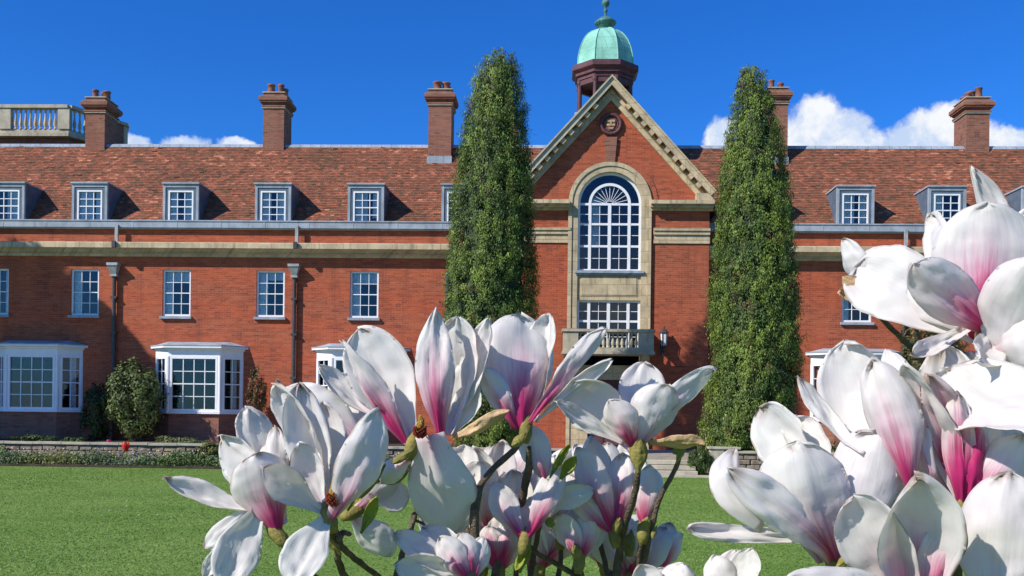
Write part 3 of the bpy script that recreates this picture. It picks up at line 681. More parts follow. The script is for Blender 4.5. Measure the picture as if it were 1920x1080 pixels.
# great window joinery
GW = link('great_window', None, B) if False else None
yW = YP+0.16
m = MB(); fw = 0.075
colx = [X_(p, 440, YP) for p in (1105, 1142.5, 1179)]; colx = [xc-(colx[2]-colx[0])/2, xc, xc+(colx[2]-colx[0])/2]; ri = colx[2]-xc
for r, t in ((R_IN, 0.085), (ri+0.055, 0.10)):
    o_ = arc(r, 0, math.pi, 32); i_ = arc(r-t, 0, math.pi, 32)
    for k in range(32): m.prism([i_[k], o_[k], o_[k+1], i_[k+1]], yW-0.07, yW+0.03)
zr = [Z_W0, zp(461), zp(419.5), ZSP]
def joinery(m, z0, z1):
    m.box(xc-R_IN, xc-R_IN+0.085, yW-0.07, yW+0.03, z0, z1); m.box(xc+R_IN-0.085, xc+R_IN, yW-0.07, yW+0.03, z0, z1)
    for x, w in ((colx[0], 0.11), (colx[1], 0.12), (colx[2], 0.11)): m.box(x-w/2, x+w/2, yW-0.072, yW+0.032, z0, z1)
joinery(m, Z_W0, ZSP-0.002)
for z in (Z_W0+0.04, zr[1], zr[2], ZSP+0.001): m.box(xc-R_IN+0.02, xc+R_IN-0.02, yW-0.06, yW+0.026, z-0.04, z+0.04)
for k in range(1, 12):       # fanlight ribs
    a = math.pi*k/12; p0 = (xc+0.12*math.cos(a), yW, ZSP+0.12*math.sin(a)); p1 = (xc+(ri-0.05)*math.cos(a), yW, ZSP+(ri-0.05)*math.sin(a))
    m.beam(p0, p1, 0.018, 0.03, (0, 1, 0))
for k in (1, 2, 3, 4): pass
fine = [(xc-R_IN+0.085, colx[0]-0.055, False), (colx[0]+0.055, colx[1]-0.06, True), (colx[1]+0.06, colx[2]-0.055, True), (colx[2]+0.055, xc+R_IN-0.085, False)]
cells = []
for (z0, z1) in ((Z_W0+0.08, zr[1]-0.04), (zr[1]+0.04, zr[2]-0.04), (zr[2]+0.04, ZSP-0.04)):
    for a, b, two in fine:
        m.box(a, b, yW-0.03, yW+0.012, (z0+z1)/2-0.011, (z0+z1)/2+0.011)
        if two: m.box((a+b)/2-0.011, (a+b)/2+0.011, yW-0.032, yW+0.014, z0, z1)
        nx = 2 if two else 1
        for i in range(nx):
            for j in range(2): cells.append((a+(b-a)*(i+0.5)/nx, z0+(z1-z0)*(j+0.5)/2, (b-a)/nx, (z1-z0)/2))
g = part('arched_window', m, 'white', B)
for (x, z, w, h) in cells: pane(g, x, yW-0.01, z, w, h)
mg = MB(); mg.prism(arc(ri-0.0, 0, math.pi, 24), yW-0.012, yW-0.006); part('fanlight_pane', mg, 'glass', g)
o_ = arc(R_IN-0.04, 0, math.pi, 24); i_ = arc(ri+0.03, 0, math.pi, 24)
for k in range(0, 24, 6):
    mg = MB()
    for q in range(k, k+6): mg.prism([i_[q], o_[q], o_[q+1], i_[q+1]], yW-0.012, yW-0.006)
    part('pane', mg, 'glass', g)
m = MB(); m.lathe([(0.13, 0), (0.13, 0.04)], (0, 0, 0), 12) if False else None
# lower window onto the balcony
m = MB(); joinery(m, Z_L0-0.9+0.9, Z_L1)
rows = [Z_L0+0.04, zp(602), Z_L1-0.03]; cells = []
for z in rows: m.box(xc-R_IN+0.02, xc+R_IN-0.02, yW-0.06, yW+0.026, z-0.04, z+0.04)
for (z0, z1) in ((rows[0]+0.04, rows[1]-0.04), (rows[1]+0.04, rows[2]-0.04)):
    for a, b, two in fine:
        m.box(a, b, yW-0.03, yW+0.012, (z0+z1)/2-0.011, (z0+z1)/2+0.011)
        if two: m.box((a+b)/2-0.011, (a+b)/2+0.011, yW-0.032, yW+0.014, z0, z1)
        for i in range(2 if two else 1):
            for j in range(2): n_ = 2 if two else 1; cells.append((a+(b-a)*(i+0.5)/n_, z0+(z1-z0)*(j+0.5)/2, (b-a)/n_, (z1-z0)/2))
g = part('balcony_window', m, 'white', B)
for (x, z, w, h) in cells: pane(g, x, yW-0.01, z, w, h)
# dark room behind
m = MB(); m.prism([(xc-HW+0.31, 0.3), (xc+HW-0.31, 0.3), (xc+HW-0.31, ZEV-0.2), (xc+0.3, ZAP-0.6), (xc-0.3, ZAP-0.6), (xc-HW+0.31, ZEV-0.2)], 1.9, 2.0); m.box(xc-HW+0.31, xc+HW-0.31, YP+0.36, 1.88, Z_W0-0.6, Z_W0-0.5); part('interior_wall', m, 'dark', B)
cm = MB(); cm.box(colx[0]-0.02, colx[0]+0.42, yW+0.14, yW+0.15, zr[1], ZSP+0.3); part('curtain', cm, 'curtain', B)
# balcony
YB = YP-1.25; zbt, zbb = Z_(1143, 617, YB), Z_(1143, 664, YB); xb0, xb1 = X_(1056, 640, YB), X_(1226, 640, YB)
m = MB(); m.box(xb0-0.04, xb1+0.04, YB-0.04, YP-0.072, zbb, zbb+0.11); m.box(xb0, xb1, YB, YP-0.073, zbb+0.112, zbb+0.24)
bal = part('balcony', m, 'stonegrey', B)
xi0, xi1 = X_(1084, 640, YB), X_(1198, 640, YB)
for q in ((xb0, xi0, YB, YB+0.3), (xi1, xb1, YB, YB+0.3), (xb0, xb0+0.25, YP-0.35, YP-0.074), (xb1-0.25, xb1, YP-0.35, YP-0.074)):
    part('pedestal', MB().box(*q, zbb+0.242, zbt-0.10), 'stonegrey', bal)
m = MB(); m.box(xb0-0.05, xb1+0.05, YB-0.05, YB+0.33, zbt-0.098, zbt); m.box(xb0-0.05, xb0+0.28, YB+0.332, YP-0.075, zbt-0.098, zbt); m.box(xb1-0.28, xb1+0.05, YB+0.332, YP-0.075, zbt-0.098, zbt)
part('coping', m, 'stonegrey', bal)
bh = zbt-0.10-(zbb+0.242)
BPROF = [(0.055, 0), (0.055, 0.06), (0.035, 0.08), (0.035, 0.12), (0.066, 0.22), (0.064, 0.34), (0.036, 0.58), (0.030, 0.78), (0.045, 0.84), (0.034, 0.88), (0.055, 0.92), (0.055, 1.0)]
balm = MB().lathe([(r, z*bh) for r, z in BPROF], n=10).mesh('baluster', 'stonegrey', True)
nb = 13
for i in range(nb): link('baluster', balm, bal, (xi0+(xi1-xi0)*(i+0.5)/nb, YB+0.15, zbb+0.242))
for yy in (YB+0.50, YB+0.68):
    for xx in (xb0+0.12, xb1-0.12): link('baluster', balm, bal, (xx, yy, zbb+0.242))
for xx in (xb0+0.15, xb1-0.40):
    m = MB()
    m.add([(xx, YP-0.075, zbb-0.002), (xx, YB+0.1, zbb-0.002), (xx, YB+0.1, zbb-0.15), (xx, YP-0.35, zbb-0.45), (xx, YP-0.075, zbb-0.75)]+[(xx+0.25, YP-0.075, zbb-0.002), (xx+0.25, YB+0.1, zbb-0.002), (xx+0.25, YB+0.1, zbb-0.15), (xx+0.25, YP-0.35, zbb-0.45), (xx+0.25, YP-0.075, zbb-0.75)],
          [(0,1,2,3,4), (9,8,7,6,5), (0,5,6,1), (1,6,7,2), (2,7,8,3), (3,8,9,4), (4,9,5,0)])
    part('bracket', m, 'stone', bal)
# doorway below
m = MB(); m.box(xc-R_IN-0.0, xc+R_IN+0.0, YP-0.12, YP+0.2, zp(712), zbb-0.35); m.box(xc-R_IN, xc-R_IN+0.45, YP-0.10, YP+0.2, TZ, zp(712)-0.002); m.box(xc+R_IN-0.45, xc+R_IN, YP-0.10, YP+0.2, TZ, zp(712)-0.002)
part('door_surround', m, 'stone', B)
m = MB(); m.box(xc-R_IN+0.45, xc+R_IN-0.45, YP+0.1, YP+0.16, TZ, zp(712)-0.004)
for a, b in ((xc-R_IN+0.5, xc-0.06), (xc+0.06, xc+R_IN-0.5)):
    for z0, z1 in ((TZ+0.15, TZ+0.9), (TZ+1.05, zp(712)-0.25)): m.box(a+0.08, b-0.08, YP+0.07, YP+0.098, z0, z1)
part('door', m, 'wood', B)
# carved roundel with shield
zc_ = Z_(1143, 232, YP-0.1); rr = X_(1167, 232, YP-0.1)-xc
m = MB()
def torus(m, cx, cz, R, r, y, n=28, k=8, wob=0.0):
    vs = []; fs = []
    for i in range(n):
        a = 2*math.pi*i/n; R2 = R*(1+wob*math.sin(i*math.pi))
        for j in range(k):
            b = 2*math.pi*j/k; rr_ = r*(1+wob*(1 if i % 2 else -1)); vs.append((cx+(R2+rr_*math.cos(b))*math.cos(a), y+rr_*math.sin(b), cz+(R2+rr_*math.cos(b))*math.sin(a)))
    for i in range(n):
        for j in range(k): fs.append((i*k+j, ((i+1) % n)*k+j, ((i+1) % n)*k+(j+1) % k, i*k+(j+1) % k))
    m.add(vs, fs)
torus(m, xc, zc_, rr*0.86, rr*0.17, YP-0.06, 28, 8, 0.14); torus(m, xc, zc_, rr*0.62, rr*0.06, YP-0.03)
rd = part('carved_roundel', m, 'wood', B, True)
m = MB(); m.prism([(xc+rr*0.6*math.cos(2*math.pi*i/24), zc_+rr*0.6*math.sin(2*math.pi*i/24)) for i in range(24)], YP-0.025, YP-0.002); part('disc', m, 'brickdark', rd)
m = MB(); sh = [(-0.30, 0.40), (0.30, 0.40), (0.30, -0.05), (0.22, -0.30), (0, -0.48), (-0.22, -0.30), (-0.30, -0.05)]
m.prism([(xc+x*rr*1.25, zc_+z*rr*1.15) for x, z in sh], YP-0.07, YP-0.026); part('shield', m, 'brick', rd)
m = MB()
for z0, z1, hw in ((0.16, 0.30, 0.30), (-0.14, 0.0, 0.30), (-0.40, -0.27, 0.17)): m.box(xc-hw*rr*1.2, xc+hw*rr*1.2, YP-0.09, YP-0.071, zc_+z0*rr*1.15, zc_+z1*rr*1.15)
m.box(xc-0.03, xc+0.03, YP-0.1, YP-0.091, zc_-0.16*rr, zc_+0.3*rr)
part('shield_bars', m, 'stone', rd)
# wall lantern beside the balcony
lx, lz = X_(1245, 636, YP-0.25), Z_(1245, 636, YP-0.25)
m = MB(); m.lathe([(0.10, -0.30), (0.13, -0.28), (0.02, -0.36)][:2]+[(0.13, -0.26)], (lx, YP-0.25, lz), 6)
m.lathe([(0.17, 0.22), (0.17, 0.25), (0.09, 0.36), (0.03, 0.40), (0.03, 0.46), (0.008, 0.50)], (lx, YP-0.25, lz), 6)
for k in range(6):
    a = 2*math.pi*k/6; m.beam((lx+0.12*math.cos(a), YP-0.25+0.12*math.sin(a), lz-0.27), (lx+0.155*math.cos(a), YP-0.25+0.155*math.sin(a), lz+0.23), 0.022, 0.022, (1, 0.3, 0))
m.tube([(lx, YP-0.25, lz-0.30), (lx, YP-0.24, lz-0.42), (lx-0.03, YP-0.12, lz-0.5), (lx-0.05, YP, lz-0.44)], [0.03]*4, 8); m.box(lx-0.12, lx+0.02, YP-0.03, YP-0.001, lz-0.62, lz-0.3)
lan = part('wall_lantern', m, 'iron', B)
m = MB(); m.lathe([(0.10, -0.25), (0.135, 0.21)], (lx, YP-0.25, lz), 6); part('lantern_pane', m, 'curtain', lan)

# cupola on the ridge behind the gable
cy_ = YP+3.3; ccx = X_(1134, 125, cy_); zc = lambda y: Z_(1134, y, cy_-(1.15 if y > 100 else 0.25)); sc_ = (X_(1185, 125, cy_)-X_(1083, 125, cy_))/2
m = MB(); ph = math.pi/8; rO = sc_/math.cos(ph)*1.0
z0, z1 = zc(112), zc(52)
H = z1-z0; prof = [(rO*1.03, 0), (rO*1.0, 0.02*H)] + [(rO*(math.cos(t)**0.72 if t < 1.45 else 0.16), 0.02*H+H*0.98*math.sin(t)**1.05) for t in [0.15*i for i in range(1, 10)]] + [(rO*0.24, H)]
m.lathe(prof, (ccx, cy_, z0), 8, ph)
cu = part('cupola', m, 'copper', B)
m = MB()
for k in range(8):
    a = 2*math.pi*k/8+ph; pts = [(ccx+r*1.01*math.cos(a), cy_+r*1.01*math.sin(a), z0+z) for r, z in prof]; m.tube(pts, [0.022]*len(pts), 6)
part('rib', m, 'copper', cu)
m = MB(); m.lathe([(rO*0.27, 0), (rO*0.27, 0.22), (rO*0.36, 0.26), (rO*0.38, 0.32), (rO*0.30, 0.40), (rO*0.2, 0.50), (rO*0.10, 0.56), (0.05, 0.60), (0.05, 0.75), (0.10, 0.80), (0.05, 0.88), (0.04, 0.95), (0.14, 1.02), (0.17, 1.12), (0.14, 1.22), (0.05, 1.30), (0.03, 1.5), (0.01, 1.9)], (ccx, cy_, z1-0.02), 12)
part('finial', m, 'copperdark', cu, True)
m = MB(); z2 = zc(140); rW = (X_(1195, 125, cy_)-X_(1073, 125, cy_))/2/math.cos(ph)
m.lathe([(rW*0.84, -0.02), (rW*0.84, 0.10), (rW*0.9, 0.14), (rW*0.9, 0.24), (rW*0.97, 0.32), (rW, 0.36), (rW, (z0-z2)-0.03), (rW*0.9, (z0-z2)-0.003)], (ccx, cy_, z2), 8, ph)
part('cornice', m, 'wood', cu)
m = MB(); rc = rO*0.92
for k in range(8):
    a = 2*math.pi*k/8+ph; m.lathe([(0.13, 0), (0.13, 0.08), (0.095, 0.12), (0.085, 1.1), (0.12, 1.18), (0.12, 1.3)], (ccx+rc*math.cos(a), cy_+rc*math.sin(a), z2-0.022-1.3), 10)
part('column', m, 'wood', cu)
m = MB(); m.lathe([(rO*1.1, ZAP-1.0), (rO*1.1, z2-1.33)], (ccx, cy_, 0), 8, ph); m.lathe([(0.25, z2-1.32), (0.25, z2-0.03)], (ccx, cy_, 0), 8); part('base', m, 'lead', cu)
m = MB()
for k in range(8):
    a0, a1 = 2*math.pi*k/8+ph, 2*math.pi*(k+1)/8+ph
    p = Vector((ccx+rc*math.cos(a0), cy_+rc*math.sin(a0), z2-0.13)); q = Vector((ccx+rc*math.cos(a1), cy_+rc*math.sin(a1), z2-0.13)); m.beam(p, q, 0.12, 0.2)
part('lintel', m, 'wood', cu)

# ================================================================== balustraded block beyond the roof, left
YT = 8.0
A = at(130, 198, YT); zt = A.z; bZ = Z_(60, 245, YT)
Bp = atd(235, 232, 49.9); t_ = (zt-CAM.z)/ray(235, 232).z; Bp = CAM+ray(235, 232)*t_
Lx = X_(-150, 198, YT)
TW = root('stone_tower', (A.x-3, YT, 0), 'taller block with cream stone balustrade showing above the roof at far left', 'building')
poly = [(Lx, YT), (A.x, YT), (Bp.x, Bp.y), (Bp.x-2.5, Bp.y+5), (Lx, Bp.y+5)]
def grow(poly, g): 
    return [(poly[0][0], poly[0][1]-g), (poly[1][0]+g*0.4, poly[1][1]-g), (poly[2][0]+g, poly[2][1]-g*0.4), (poly[3][0]+g, poly[3][1]), poly[4]]
part('wall', MB().prismz(poly, 0.1, bZ-0.35), 'brickdark', TW)
m = MB(); m.prismz(grow(poly, 0.35), bZ-0.348, bZ-0.2); m.prismz(grow(poly, 0.15), bZ-0.198, bZ-0.05); part('cornice', m, 'stonegrey', TW)
m = MB(); m.prismz(grow(poly, 0.04), bZ-0.048, bZ+0.05); part('plinth', m, 'stonegrey', TW)
ztb = zt
segs = [((Lx, YT), (A.x, YT)), ((A.x, YT), (Bp.x, Bp.y)), ((Bp.x, Bp.y), (Bp.x-2.5, Bp.y+5))]
hb = zt-0.16-(bZ+0.052)
bm2 = MB().lathe([(r*1.35, z*hb) for r, z in BPROF], n=8).mesh('baluster', 'stone', True)
def bar_(m, p, q, w, z0, z1):
    p, q = Vector((*p, (z0+z1)/2)), Vector((*q, (z0+z1)/2)); m.beam(p, q, w, z1-z0)
m = MB()
for i, (p, q) in enumerate(segs): bar_(m, p, q, 0.40-0.01*i, zt-0.158-0.001*i, zt-0.002*i)
part('coping', m, 'stonegrey', TW)
piers = [X_(p, 225, YT) for p in (-60, 12, 122)]
for x in piers: part('pier', MB().box(x-0.28, x+0.28, YT-0.15, YT+0.15, bZ+0.052, zt-0.16), 'stonegrey', TW)
part('pier', MB().box(Bp.x-0.35, Bp.x+0.05, Bp.y-0.2, Bp.y+0.2, bZ+0.052, zt-0.162), 'stone', TW)
for a, b in zip(piers[:-1], piers[1:]):
    n = 9
    for i in range(n):
        o = link('baluster', bm2, TW, (a+0.35+(b-a-0.7)*(i+0.5)/n, YT, bZ+0.052)); o.matrix_parent_inverse = Matrix.Translation(-TW.location)
m = MB(); q0 = (A.x+(Bp.x-A.x)*0.56, A.y+(Bp.y-A.y)*0.56); bar_(m, q0, (Bp.x-0.1, Bp.y-0.1), 0.26, bZ+0.053, zt-0.17); part('parapet_panel', m, 'brickdark', TW)
for i in range(1, 6):
    t = i/11; o = link('baluster', bm2, TW, (A.x+(Bp.x-A.x)*t, A.y+(Bp.y-A.y)*t, bZ+0.052)); o.matrix_parent_inverse = Matrix.Translation(-TW.location)

# ================================================================== terrace wall, steps, pier
def stone_mesh(seed, w, h, d):
    r = random.Random(seed); bm = bmesh.new(); bmesh.ops.create_cube(bm, size=1)
    for v in bm.verts: v.co = Vector((v.co.x*w*r.uniform(0.9, 1.02), v.co.y*d*r.uniform(0.8, 1.1), v.co.z*h*r.uniform(0.88, 1.02)))
    bmesh.ops.bevel(bm, geom=bm.edges[:], offset=min(w, h)*0.12, segments=1, affect='EDGES')
    me = bpy.data.meshes.new('stone'); bm.to_mesh(me); bm.free(); me.materials.append(MAT['rubble']); return me
stones = [stone_mesh(i, 0.36, 0.145, 0.2) for i in range(7)]
def terrace_wall(x0, x1, label):
    r = root('terrace_wall', ((x0+x1)/2, YW+0.15, 0), label, 'wall')
    part('core', MB().box(x0, x1, YW+0.06, YW+0.3, 0.0, TZ+0.06), 'soil', r)
    for j in range(4):
        x = x0+0.19*(j % 2)
        while x < x1-0.1:
            w = random.uniform(0.8, 1.3)
            o = link('stone', random.choice(stones), r, (x+0.18*w, YW+0.07+random.uniform(-0.015, 0.015), 0.075+j*0.152)); o.scale = (w, 1, 1); o.matrix_parent_inverse = Matrix.Translation(-r.location)
            x += 0.37*w
    x = x0
    cm = MB().box(-0.45, 0.45, -0.21, 0.21, -0.035, 0.035).mesh('coping_stone', 'stonegrey')
    while x < x1-0.3:
        o = link('coping_stone', cm, r, (x+0.455, YW+0.13, TZ+0.18+random.uniform(-0.006, 0.006))); o.rotation_euler = (random.uniform(-0.01, 0.01), random.uniform(-0.008, 0.008), random.uniform(-0.01, 0.01)); o.matrix_parent_inverse = Matrix.Translation(-r.location); x += 0.915
    part('core_top', MB().box(x0+0.02, x1, YW+0.0, YW+0.28, TZ+0.062, TZ+0.142), 'rubble', r)
xs0, xs1 = X_(985, 880, YW), X_(1300, 880, YW)
terrace_wall(-22.5, xs0-0.02, 'low rubble stone terrace wall with flat coping behind the flower bed on the left')
xp0 = X_(1332, 870, YW)
terrace_wall(xp0+0.45, 21, 'low rubble stone terrace wall with flat coping, right of the steps')
pr = part('gate_pier', MB().box(xp0, xp0+0.42, YW-0.05, YW+0.33, 0, TZ+0.26).box(xp0-0.05, xp0+0.9, YW-0.09, YW+0.37, TZ+0.262, TZ+0.34), 'stonegrey', None, bevel=0.01)
tag(pr, 'squat grey stone pier with flat cap at right of the steps, below the right conifer', 'pier')
st = root('garden_steps', ((xs0+xs1)/2, YW, 0), 'shallow grey stone steps from lawn up to the doorway', 'steps')
for k, (y0, z1) in enumerate(((YW-0.95, 0.13), (YW-0.55, 0.27), (YW-0.15, 0.41))):
    part('step', MB().box(xs0, xs1, y0, YW+0.5, z1-0.13+0.002, z1), 'stonegrey', st, bevel=0.01)
tag(part('paved_path', MB().box(xs0-0.2, xs1+1.5, YW-2.0, YW-0.955, -0.02, 0.02), 'stonegrey'), kind='structure')

# ================================================================== vegetation
def leaves(P, N, size, col, asp=2.2, jitter=0.5, up=0.0):
    """two-triangle folded leaves at points P facing roughly N"""
    n = len(P); N = N+rng.normal(0, jitter, (n, 3)); N /= np.linalg.norm(N, axis=1)[:, None]
    t = rng.normal(0, 1, (n, 3)); t[:, 2] += up; t -= (t*N).sum(1)[:, None]*N; t /= np.linalg.norm(t, axis=1)[:, None]
    b = np.cross(N, t); s = size*rng.uniform(0.6, 1.4, n)[:, None]
    V = np.stack([P-t*s*asp/2, P+b*s/2+N*s*0.15, P+t*s*asp/2, P-b*s/2+N*s*0.15], 1).reshape(-1, 3)
    return V, np.arange(4*n).reshape(n, 4), np.repeat(col, 4, 0)
def pal(n, cols, probs=None, v=0.2):
    c = np.array(cols)[rng.choice(len(cols), n, p=probs)]*rng.uniform(1-v, 1+v, (n, 1)); return np.hstack([c, np.ones((n, 1))])

def interp(prof, t): 
    xs = np.array([p[0] for p in prof]); ys = np.array([p[1] for p in prof]); return np.interp(t, xs, ys)
def columnar(name, label, Yc_, edges, top, seed, heads=()):
    """edges: list of (py, left px, right px); grows as upright sprays in clumps"""
    global rng
    rng = np.random.default_rng(seed)
    rows = []
    for (py, l, r) in edges:
        a, b = at(l, py, Yc_), at(r, py, Yc_); rows.append((a.z, (a.x+b.x)/2, (b.x-a.x)/2))
    rows.append((at(top[0], top[1], Yc_).z, at(top[0], top[1], Yc_).x, 0.03)); rows.sort()
    zz = [r[0] for r in rows]; cxs = [r[1] for r in rows]; rr_ = [max(0.03, r[2]-0.12-0.10*max(0.0, (r[0]-9.0)/4.0)) for r in rows]
    bx = cxs[0]; R = root(name, (bx, Yc_, TZ), label, 'tree', 'pair of clipped columnar conifers')
    m = MB(); m.tube([(bx, Yc_, TZ-0.1), (bx, Yc_, 3), (np.interp(9, zz, cxs), Yc_, 9), (cxs[-1], Yc_, zz[-1]-0.6)], [0.22, 0.2, 0.1, 0.03], 10); part('trunk', m, 'bark', R, True)
    # inner mass so that no daylight comes through the middle
    V = []; Fq = []; nz, na = 60, 36
    for j in range(nz):
        z = zz[0]+(zz[-1]-0.25-zz[0])*j/(nz-1); c = np.interp(z, zz, cxs); r0 = max(0.02, np.interp(z, zz, rr_)*0.74-0.05)
        for i in range(na):
            a = 2*math.pi*i/na; r = r0*(1+0.10*noise.noise(Vector((math.cos(a)*2.5, math.sin(a)*2.5+seed, z*1.3)))+0.06*noise.noise(Vector((math.cos(a)*7, math.sin(a)*7, z*4))))
            V.append((c+r*math.cos(a), Yc_+r*math.sin(a), z))
    for j in range(nz-1):
        for i in range(na): Fq.append((j*na+i, j*na+(i+1) % na, (j+1)*na+(i+1) % na, (j+1)*na+i))
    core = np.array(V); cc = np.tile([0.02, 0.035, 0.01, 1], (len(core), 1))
    Vs = [core]; Fs = [np.array(Fq)]; Cs = [cc]; off = len(core)
    # clumps: upright tufts
    NC = 3400; H0, H1 = zz[0], zz[-1]
    zc2 = H0+(H1-H0)*rng.random(NC*3); rad_ = np.interp(zc2, zz, rr_); keep = rng.random(NC*3) < (rad_/max(rr_))**0.9+0.05
    zc2 = np.minimum(zc2[keep][:NC], H1-0.36); n = len(zc2); rad_ = np.interp(zc2, zz, rr_); cx_ = np.interp(zc2, zz, cxs)
    ang = rng.random(n)*2*math.pi
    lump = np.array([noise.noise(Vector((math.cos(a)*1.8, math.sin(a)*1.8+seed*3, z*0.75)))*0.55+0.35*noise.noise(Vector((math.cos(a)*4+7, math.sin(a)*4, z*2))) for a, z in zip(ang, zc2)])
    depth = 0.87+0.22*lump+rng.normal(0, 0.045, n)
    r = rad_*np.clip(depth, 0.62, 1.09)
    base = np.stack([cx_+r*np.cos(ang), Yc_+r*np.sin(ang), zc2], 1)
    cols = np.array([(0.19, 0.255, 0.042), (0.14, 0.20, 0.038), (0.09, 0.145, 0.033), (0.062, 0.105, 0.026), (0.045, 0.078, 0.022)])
    pick = np.clip((1.6-lump*4.0+rng.normal(0, 1.0, n)).astype(int), 0, 4); ccol = cols[pick]*rng.uniform(0.6, 1.35, (n, 1))  # deeper-set tufts get darker greens, self-shadow put into the colour
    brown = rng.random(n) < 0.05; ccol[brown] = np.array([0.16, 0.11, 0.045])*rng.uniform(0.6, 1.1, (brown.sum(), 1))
    K = 58
    L = rng.uniform(0.20, 0.42, n)                  # tuft length
    out = np.stack([np.cos(ang), np.sin(ang), np.zeros(n)], 1)
    ax = out*rng.uniform(0.05, 0.55, (n, 1))+np.array([0, 0, 1.0])+rng.normal(0, 0.18, (n, 3)); ax /= np.linalg.norm(ax, axis=1)[:, None]
    t = rng.random((n, K)); sp = (0.085*np.sin(np.pi*np.clip(t*0.85+0.12, 0, 1)))[:, :, None]
    P = base[:, None, :]+ax[:, None, :]*(t*L[:, None])[:, :, None]+rng.normal(0, 1, (n, K, 3))*sp
    P = P.reshape(-1, 3); N = np.repeat(out, K, 0)*0.8+np.array([0, 0, 0.25]); C = np.repeat(ccol, K, 0)*rng.uniform(0.7, 1.35, (n*K, 1))
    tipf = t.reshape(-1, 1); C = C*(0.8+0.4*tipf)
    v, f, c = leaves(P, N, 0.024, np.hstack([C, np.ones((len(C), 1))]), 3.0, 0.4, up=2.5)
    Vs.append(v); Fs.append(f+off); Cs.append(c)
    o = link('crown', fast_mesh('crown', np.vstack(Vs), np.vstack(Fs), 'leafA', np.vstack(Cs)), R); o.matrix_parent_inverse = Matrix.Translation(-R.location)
    o['kind'] = 'stuff'; return R
YTR = -7.15
columnar('conifer_tree', 'tall dense columnar conifer left of the gabled bay with a blunt double tip', YTR,
         [(850, 850, 985), (780, 826, 1004), (700, 821, 1010), (600, 823, 1012), (500, 829, 1014), (400, 839, 1010), (300, 851, 1004), (200, 871, 990), (160, 882, 984), (130, 897, 976), (115, 912, 966)], (940, 100), 3)
columnar('conifer_tree', 'tall dense columnar conifer in front of the right end of the gabled bay, pointed tip', YTR,
         [(850, 1306, 1430), (800, 1302, 1480), (760, 1312, 1500), (700, 1324, 1508), (600, 1325, 1503), (500, 1330, 1499), (400, 1339, 1490), (300, 1352, 1476), (200, 1368, 1456), (160, 1376, 1444), (140, 1386, 1420)], (1399, 122), 11)

def shrub(name, label, cat, c, rx, ry, rz, n, size, cols, probs=None, group=None, top=None, clumps=60, stems=5, asp=1.8):
    R = root(name, (c[0], c[1], top if top is not None else c[2]-rz), label, cat, group)
    cl = rng.normal(0, 1, (clumps, 3)); cl /= np.linalg.norm(cl, axis=1)[:, None]; cl *= rng.uniform(0.45, 0.95, (clumps, 1))
    cen = cl*np.array([rx, ry, rz])+np.array(c); cen[:, 2] = np.maximum(cen[:, 2], c[2]-rz+0.05)
    k = rng.integers(0, clumps, n); d = rng.normal(0, 1, (n, 3)); d /= np.linalg.norm(d, axis=1)[:, None]
    P = cen[k]+d*rng.uniform(0.4, 1, (n, 1))*np.array([rx, ry, rz])*0.24
    tint = rng.uniform(0.6, 1.4, (clumps, 1))[k]; C = pal(n, cols, probs); C[:, :3] *= tint
    v, f, cc = leaves(P, d+cl[k], size, C, asp, 0.4)
    o = link('foliage', fast_mesh('foliage', v, f, 'leafA', cc), R); o.matrix_parent_inverse = Matrix.Translation(-R.location); o['kind'] = 'stuff'
    m = MB(); b0 = Vector((c[0], c[1], c[2]-rz-0.05))
    for i in range(stems):
        e = Vector(cen[rng.integers(0, clumps)]); m.tube([b0+Vector((rng.normal(0, .05), rng.normal(0, .05), 0)), b0.lerp(e, 0.5)+Vector((rng.normal(0, .05), 0, 0.05)), e], [0.025*max(rx, 0.4), 0.018*max(rx, 0.4), 0.006], 6)
    part('stem', m, 'bark', R); return R
# tall tree out of frame on the left whose shade falls on the wall
c = Vector((-31.3, -7.8, 12.8))
rng = np.random.default_rng(5)
bt = root('lime_tree', (c.x, c.y, 0), 'broad garden tree standing beyond the left edge of the view', 'tree')
cl = rng.normal(0, 1, (160, 3)); cl /= np.linalg.norm(cl, axis=1)[:, None]; cl *= rng.uniform(0.2, 0.88, (160, 1)); cen = cl*np.array([4.6, 3.4, 5.4])+np.array(c)
k = rng.integers(0, 160, 90000); d = rng.normal(0, 1, (90000, 3)); d /= np.linalg.norm(d, axis=1)[:, None]
P = cen[k]+d*rng.uniform(0.2, 1, (90000, 1))*np.array([0.95, 0.9, 0.95])
u_ = rng.normal(0, 1, (70000, 3)); u_ /= np.linalg.norm(u_, axis=1)[:, None]; u_ *= rng.random((70000, 1))**0.33*0.86
P = np.vstack([P, u_*np.array([4.6, 3.4, 5.4])+np.array(c)]); d = np.vstack([d, u_+1e-4])
v, f, cc = leaves(P, d, 0.19, pal(160000, [(0.07, 0.12, 0.03), (0.09, 0.15, 0.035)]), 1.5, 0.5)
o = link('crown', fast_mesh('crown', v, f, 'leafA', cc), bt); o.matrix_parent_inverse = Matrix.Translation(-bt.location); o['kind'] = 'stuff'
m = MB(); m.tube([(c.x, c.y, -0.1), (c.x+0.1, c.y, 4), (c.x, c.y, 8), (c.x, c.y, 14)], [0.45, 0.36, 0.28, 0.08], 12)
for i in range(7):
    e = Vector(cen[i*9]); m.tube([(c.x, c.y, 6+i*0.5), ((c.x+e.x)/2, (c.y+e.y)/2, (7+e.z)/2), e], [0.16, 0.1, 0.03], 8)
part('trunk', m, 'bark', bt, True)

